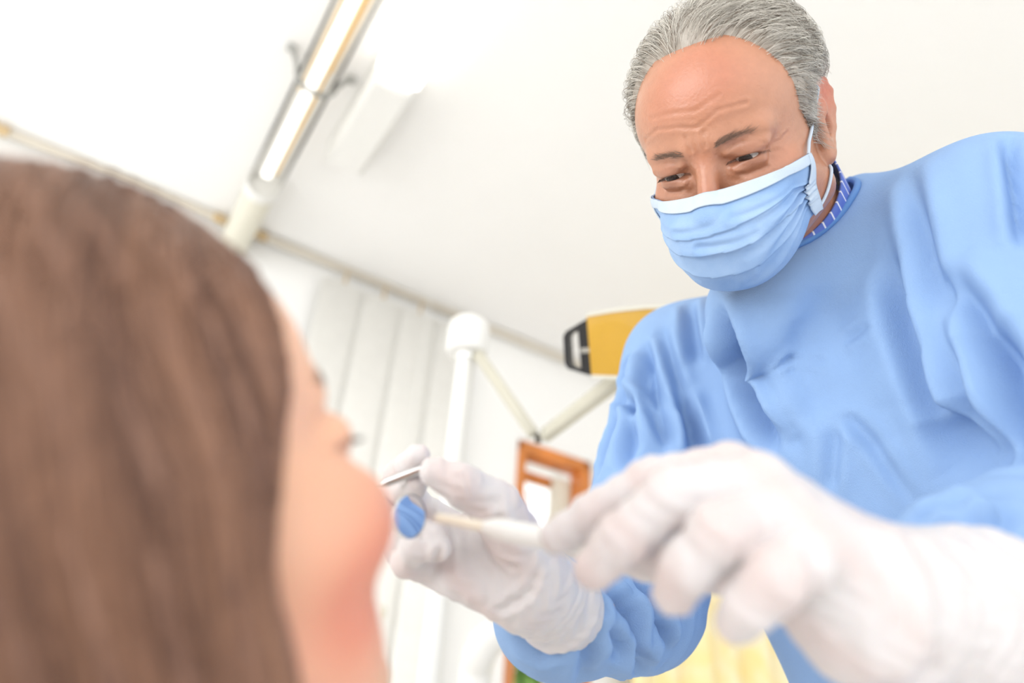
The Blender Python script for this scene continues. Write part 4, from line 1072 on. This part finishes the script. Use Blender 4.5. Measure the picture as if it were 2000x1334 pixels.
for sg in (-1, 1):
    pblend(.52*np.clip(g3(5.6*sg, -6.6, -4.2, 2.6)+.9*g3(6.2*sg, -4.4, -6.2, 2.6), 0, 1), (214, 98, 78))
    pblend(.8*np.clip(1-np.abs(ppz+.32)/.25, 0, 1)*(np.abs(ppx-3.4*sg) < 1.8)*(ppy < -6.2), (96, 62, 50))
pblend(.8*np.clip(g3(0, -8.6, -6.6, 1.8)*1.3, 0, 1), (205, 96, 92))
pat = empty('person', tuple((NK+TR*.5)*[1, 1, 0]))
mesh_obj('body', np.concatenate([p2w(PV), QV]), np.concatenate([PQ, QQ+len(PV)]), M_skin2, pat, True, {'Col': np.concatenate([pcol, np.tile(lin(240, 196, 168), (len(QV), 1))])})
# blouse
M_blouse = mat('blouse_cotton', lin(232, 226, 220), .8, noise=.04, nscale=20, bump=.3, bscale=600)
def blouse(P):
    return smax(smax(body2(P)-.008, -rc(P, NK-TR*.1, NK+TR*.045, .064, .07), .01), (P-(NK+TR*.62))@TR.astype(np.float32), .01)
VV, QQ2 = surface(blouse, NK-[.4, .4, .65], NK+[.6, .6, .1], .01, 1)
mesh_obj('blouse', VV, QQ2, M_blouse, pat, True)
# hair: mass and strands, long and straight, brushed back from the face and hanging
M_phair = mat('brown_hair', lin(112, 76, 58), .30, attr='Col', spec=.55)
M_pmass = mat('brown_hair_mass', lin(98, 66, 54), .45, ncol2=lin(150, 112, 92), nscale=22, stretch=(1, 1, .1), bump=.6, bscale=120, spec=.5)
gdn = w2p(PT-UP*1.0); gdn = gdn/np.linalg.norm(gdn)             # gravity in the head's frame
hd_ = np.array([0, .25, -1.0]); hd_ = hd_/np.linalg.norm(hd_)
def hair_vol(P):
    d = el(P, (0, 1.5*c, 3.4*c), (8.5*c, 9.6*c, 9.4*c))
    for sg in (-1, 1):
        d = smin(d, rc(P, np.array([5.4*sg, .6, 1.0])*c, np.array([5.4*sg, 1.5, -10])*c, 3.1*c, 2.9*c), .02); d = smin(d, rc(P, np.array([5.4*sg, 1.5, -10])*c, np.array([5.2*sg, 4.5, -27])*c, 2.9*c, 2.4*c), .02)
    d = smin(d, rc(P, np.array([0, 6.5, -1])*c, np.array([0, 8.5, -26])*c, 5.0*c, 3.6*c), .04)
    # face opening
    cut = (P[:, 1]/c+8.4-(8.8-P[:, 2]/c)*.60*(P[:, 2]/c > -2)-(P[:, 2]/c <= -2)*(6.5+.05*(-2-P[:, 2]/c)))*c
    return smax(d, -cut, .012)
UV_, UQ = surface(hair_vol, (-.12, -.12, -.31), (.12, .17, .145), .0035)
uq = UV_/c; st_n = np.sin(uq[:, 0]*5+2*np.sin(uq[:, 1]*2.2))*.5+.5
ang = np.arctan2(uq[:, 0], uq[:, 1]+1); strk = .0022*np.sin(ang*34+1.5*np.sin(uq[:, 2]*.35))+.0014*np.sin(ang*71+uq[:, 2]*.2)
UN = vnormals(UV_, UQ)
hm_ = mesh_obj('hair_mass', p2w(UV_+UN*strk[:, None]), UQ, M_pmass, pat, True)
rts = UV_[(uq[:, 2] > -6) & ((uq[:, 1] > -6.5) | (uq[:, 2] > 6))]
def flow_p(P):
    q_ = P/c; o_ = np.zeros_like(P)
    o_[:, 0] = np.sign(q_[:, 0])*np.clip((q_[:, 2]-5)/5, 0, 1)*1.0; o_[:, 1] = .16+.5*np.clip((q_[:, 2]-5)/5, 0, 1); o_[:, 2] = -1.0+.75*np.clip((q_[:, 2]-7)/5, 0, 1); return o_
S3 = grow(6500, 13, .017, lambda P, t: .0020+0*P[:, 0], hair_vol, rts, flow_p, wob=.07, lenvar=.4)
tone = (np.sin(np.arctan2(S3[:, 6, 0], S3[:, 6, 1]+.01)*17+1)*.5+.5)*.6+.5*RNG.random(len(S3))
pc = np.array(lin(84, 55, 46))[None]*(1-np.clip(tone, 0, 1))[:, None]+np.array(lin(174, 130, 104))[None]*np.clip(tone, 0, 1)[:, None]  # brown strands of varied tone, the light end raised to paint in some sheen
strands('hair', p2w(S3.reshape(-1, 3)).reshape(S3.shape), .00042, M_phair, pat, pc)['kind'] = 'stuff'
# stray hairs round the face edge and the lashes
M_lash = mat('dark_lash', lin(58, 40, 34), .5)
for sg in (-1, 1):
    ls = []
    for t in np.linspace(-1.2, 1.5, 34):
        p0 = np.array([(3.4+t)*sg, -8.0+.28*max(t, 0)**1.6, -.35]); dr_ = np.array([.2*t*sg+.15*sg, -.5, -.22]); ls.append([p0*c, (p0+dr_*.5)*c, (p0+dr_*.9+np.array([0, 0, .16]))*c])
    ls = np.array(ls); strands('eyelash', p2w(ls.reshape(-1, 3)).reshape(ls.shape), .00022, M_lash, pat)['kind'] = 'stuff'
    br = PV[(np.abs(ppx-3.4*sg) < 1.9) & (ppy < -6.0) & (np.abs(ppz-2.3) < .25)]
    if len(br):
        S4 = grow(70, 4, .0022, lambda P, t: .0006+0*P[:, 0], head_female, br, flow_b, wob=.3); strands('eyebrow', p2w(S4.reshape(-1, 3)).reshape(S4.shape), .00018, M_lash, pat)['kind'] = 'stuff'
tag(pat, 'reclining patient with long brown hair and a reddened cheek, seen from behind', 'person')

# ------------------------------------------------------------------ instruments
# mouth mirror: round glass in a steel rim on a thin angled stem, steel handle between the fingertips
mir = empty('dental_mirror', tuple(at(800, 1008, .44)))
mcn = at(801, 1008, .440)
_v = (mcn-CAM)/np.linalg.norm(mcn-CAM); _r = ELL+CU*.03-mcn; _r /= np.linalg.norm(_r); mnrm = _r-_v; mnrm /= np.linalg.norm(mnrm)
M_mir = mat('mirror_glass', (.86, .88, .92), .02, metal=1.0, noise=.005)
autosmooth(MB().lathe(mcn-mnrm*.0022, mnrm, [(.0122, 0), (.0136, .0006), (.0136, .0026), (.0128, .0030), (.0126, .0022)], 40).build('rim', M_steel, mir))
autosmooth(MB().lathe(mcn-mnrm*.0004, mnrm, [(.0125, 0), (.0125, .0006)], 40).build('mirror', M_mir, mir))
n_up = CU-mnrm*np.dot(CU, mnrm); n_up /= np.linalg.norm(n_up)
n_l = -CR+mnrm*np.dot(CR, mnrm); n_l /= np.linalg.norm(n_l)
hA = at(745, 946, .470); hB = at(836, 912, .470)
hdir = hB-hA; hdir /= np.linalg.norm(hdir)
st0 = mcn+n_l*.0118+n_up*.006
autosmooth(MB().tube(smooth_path([st0, st0+n_l*.008+n_up*.006, hA-hdir*.006, hA], 6), .0011, 8).build('stem', M_steel, mir), 80)
autosmooth(MB().tube([hA, hA+hdir*.004, hB, hB+hdir*.006, hB+hdir*.010], [.0016, .0031, .0034, .0034, .0022], 14).build('handle', M_steel, mir), 60)
tag(mir, 'round dental mouth mirror on a steel handle held beside the cheek', 'dental mirror')
# white instrument with a cream tip, held by the nearer hand
pr = empty('cotton_applicator', tuple(at(945, 1026, .365)))
t0, t1, t2 = at(849, 1010, .372), at(950, 1029, .370), at(1120, 1062, .366)
M_tip = mat('cream_tip', lin(240, 230, 212), .6, noise=.05, nscale=80)
autosmooth(MB().tube([t0, t0+(t1-t0)*.05, t1], [.0012, .0023, .0027], 14).build('tip', M_tip, pr), 60)
dd_ = (t2-t1)/np.linalg.norm(t2-t1)
autosmooth(MB().tube([t1-dd_*.002, t1+dd_*.004, t1+dd_*.012, t2, t2+dd_*.03], [.0030, .0052, .0058, .0056, .005], 16).build('handle', M_white, pr), 60)
tag(pr, 'white plastic instrument with a thin cream tip held by the nearest glove', 'instrument')
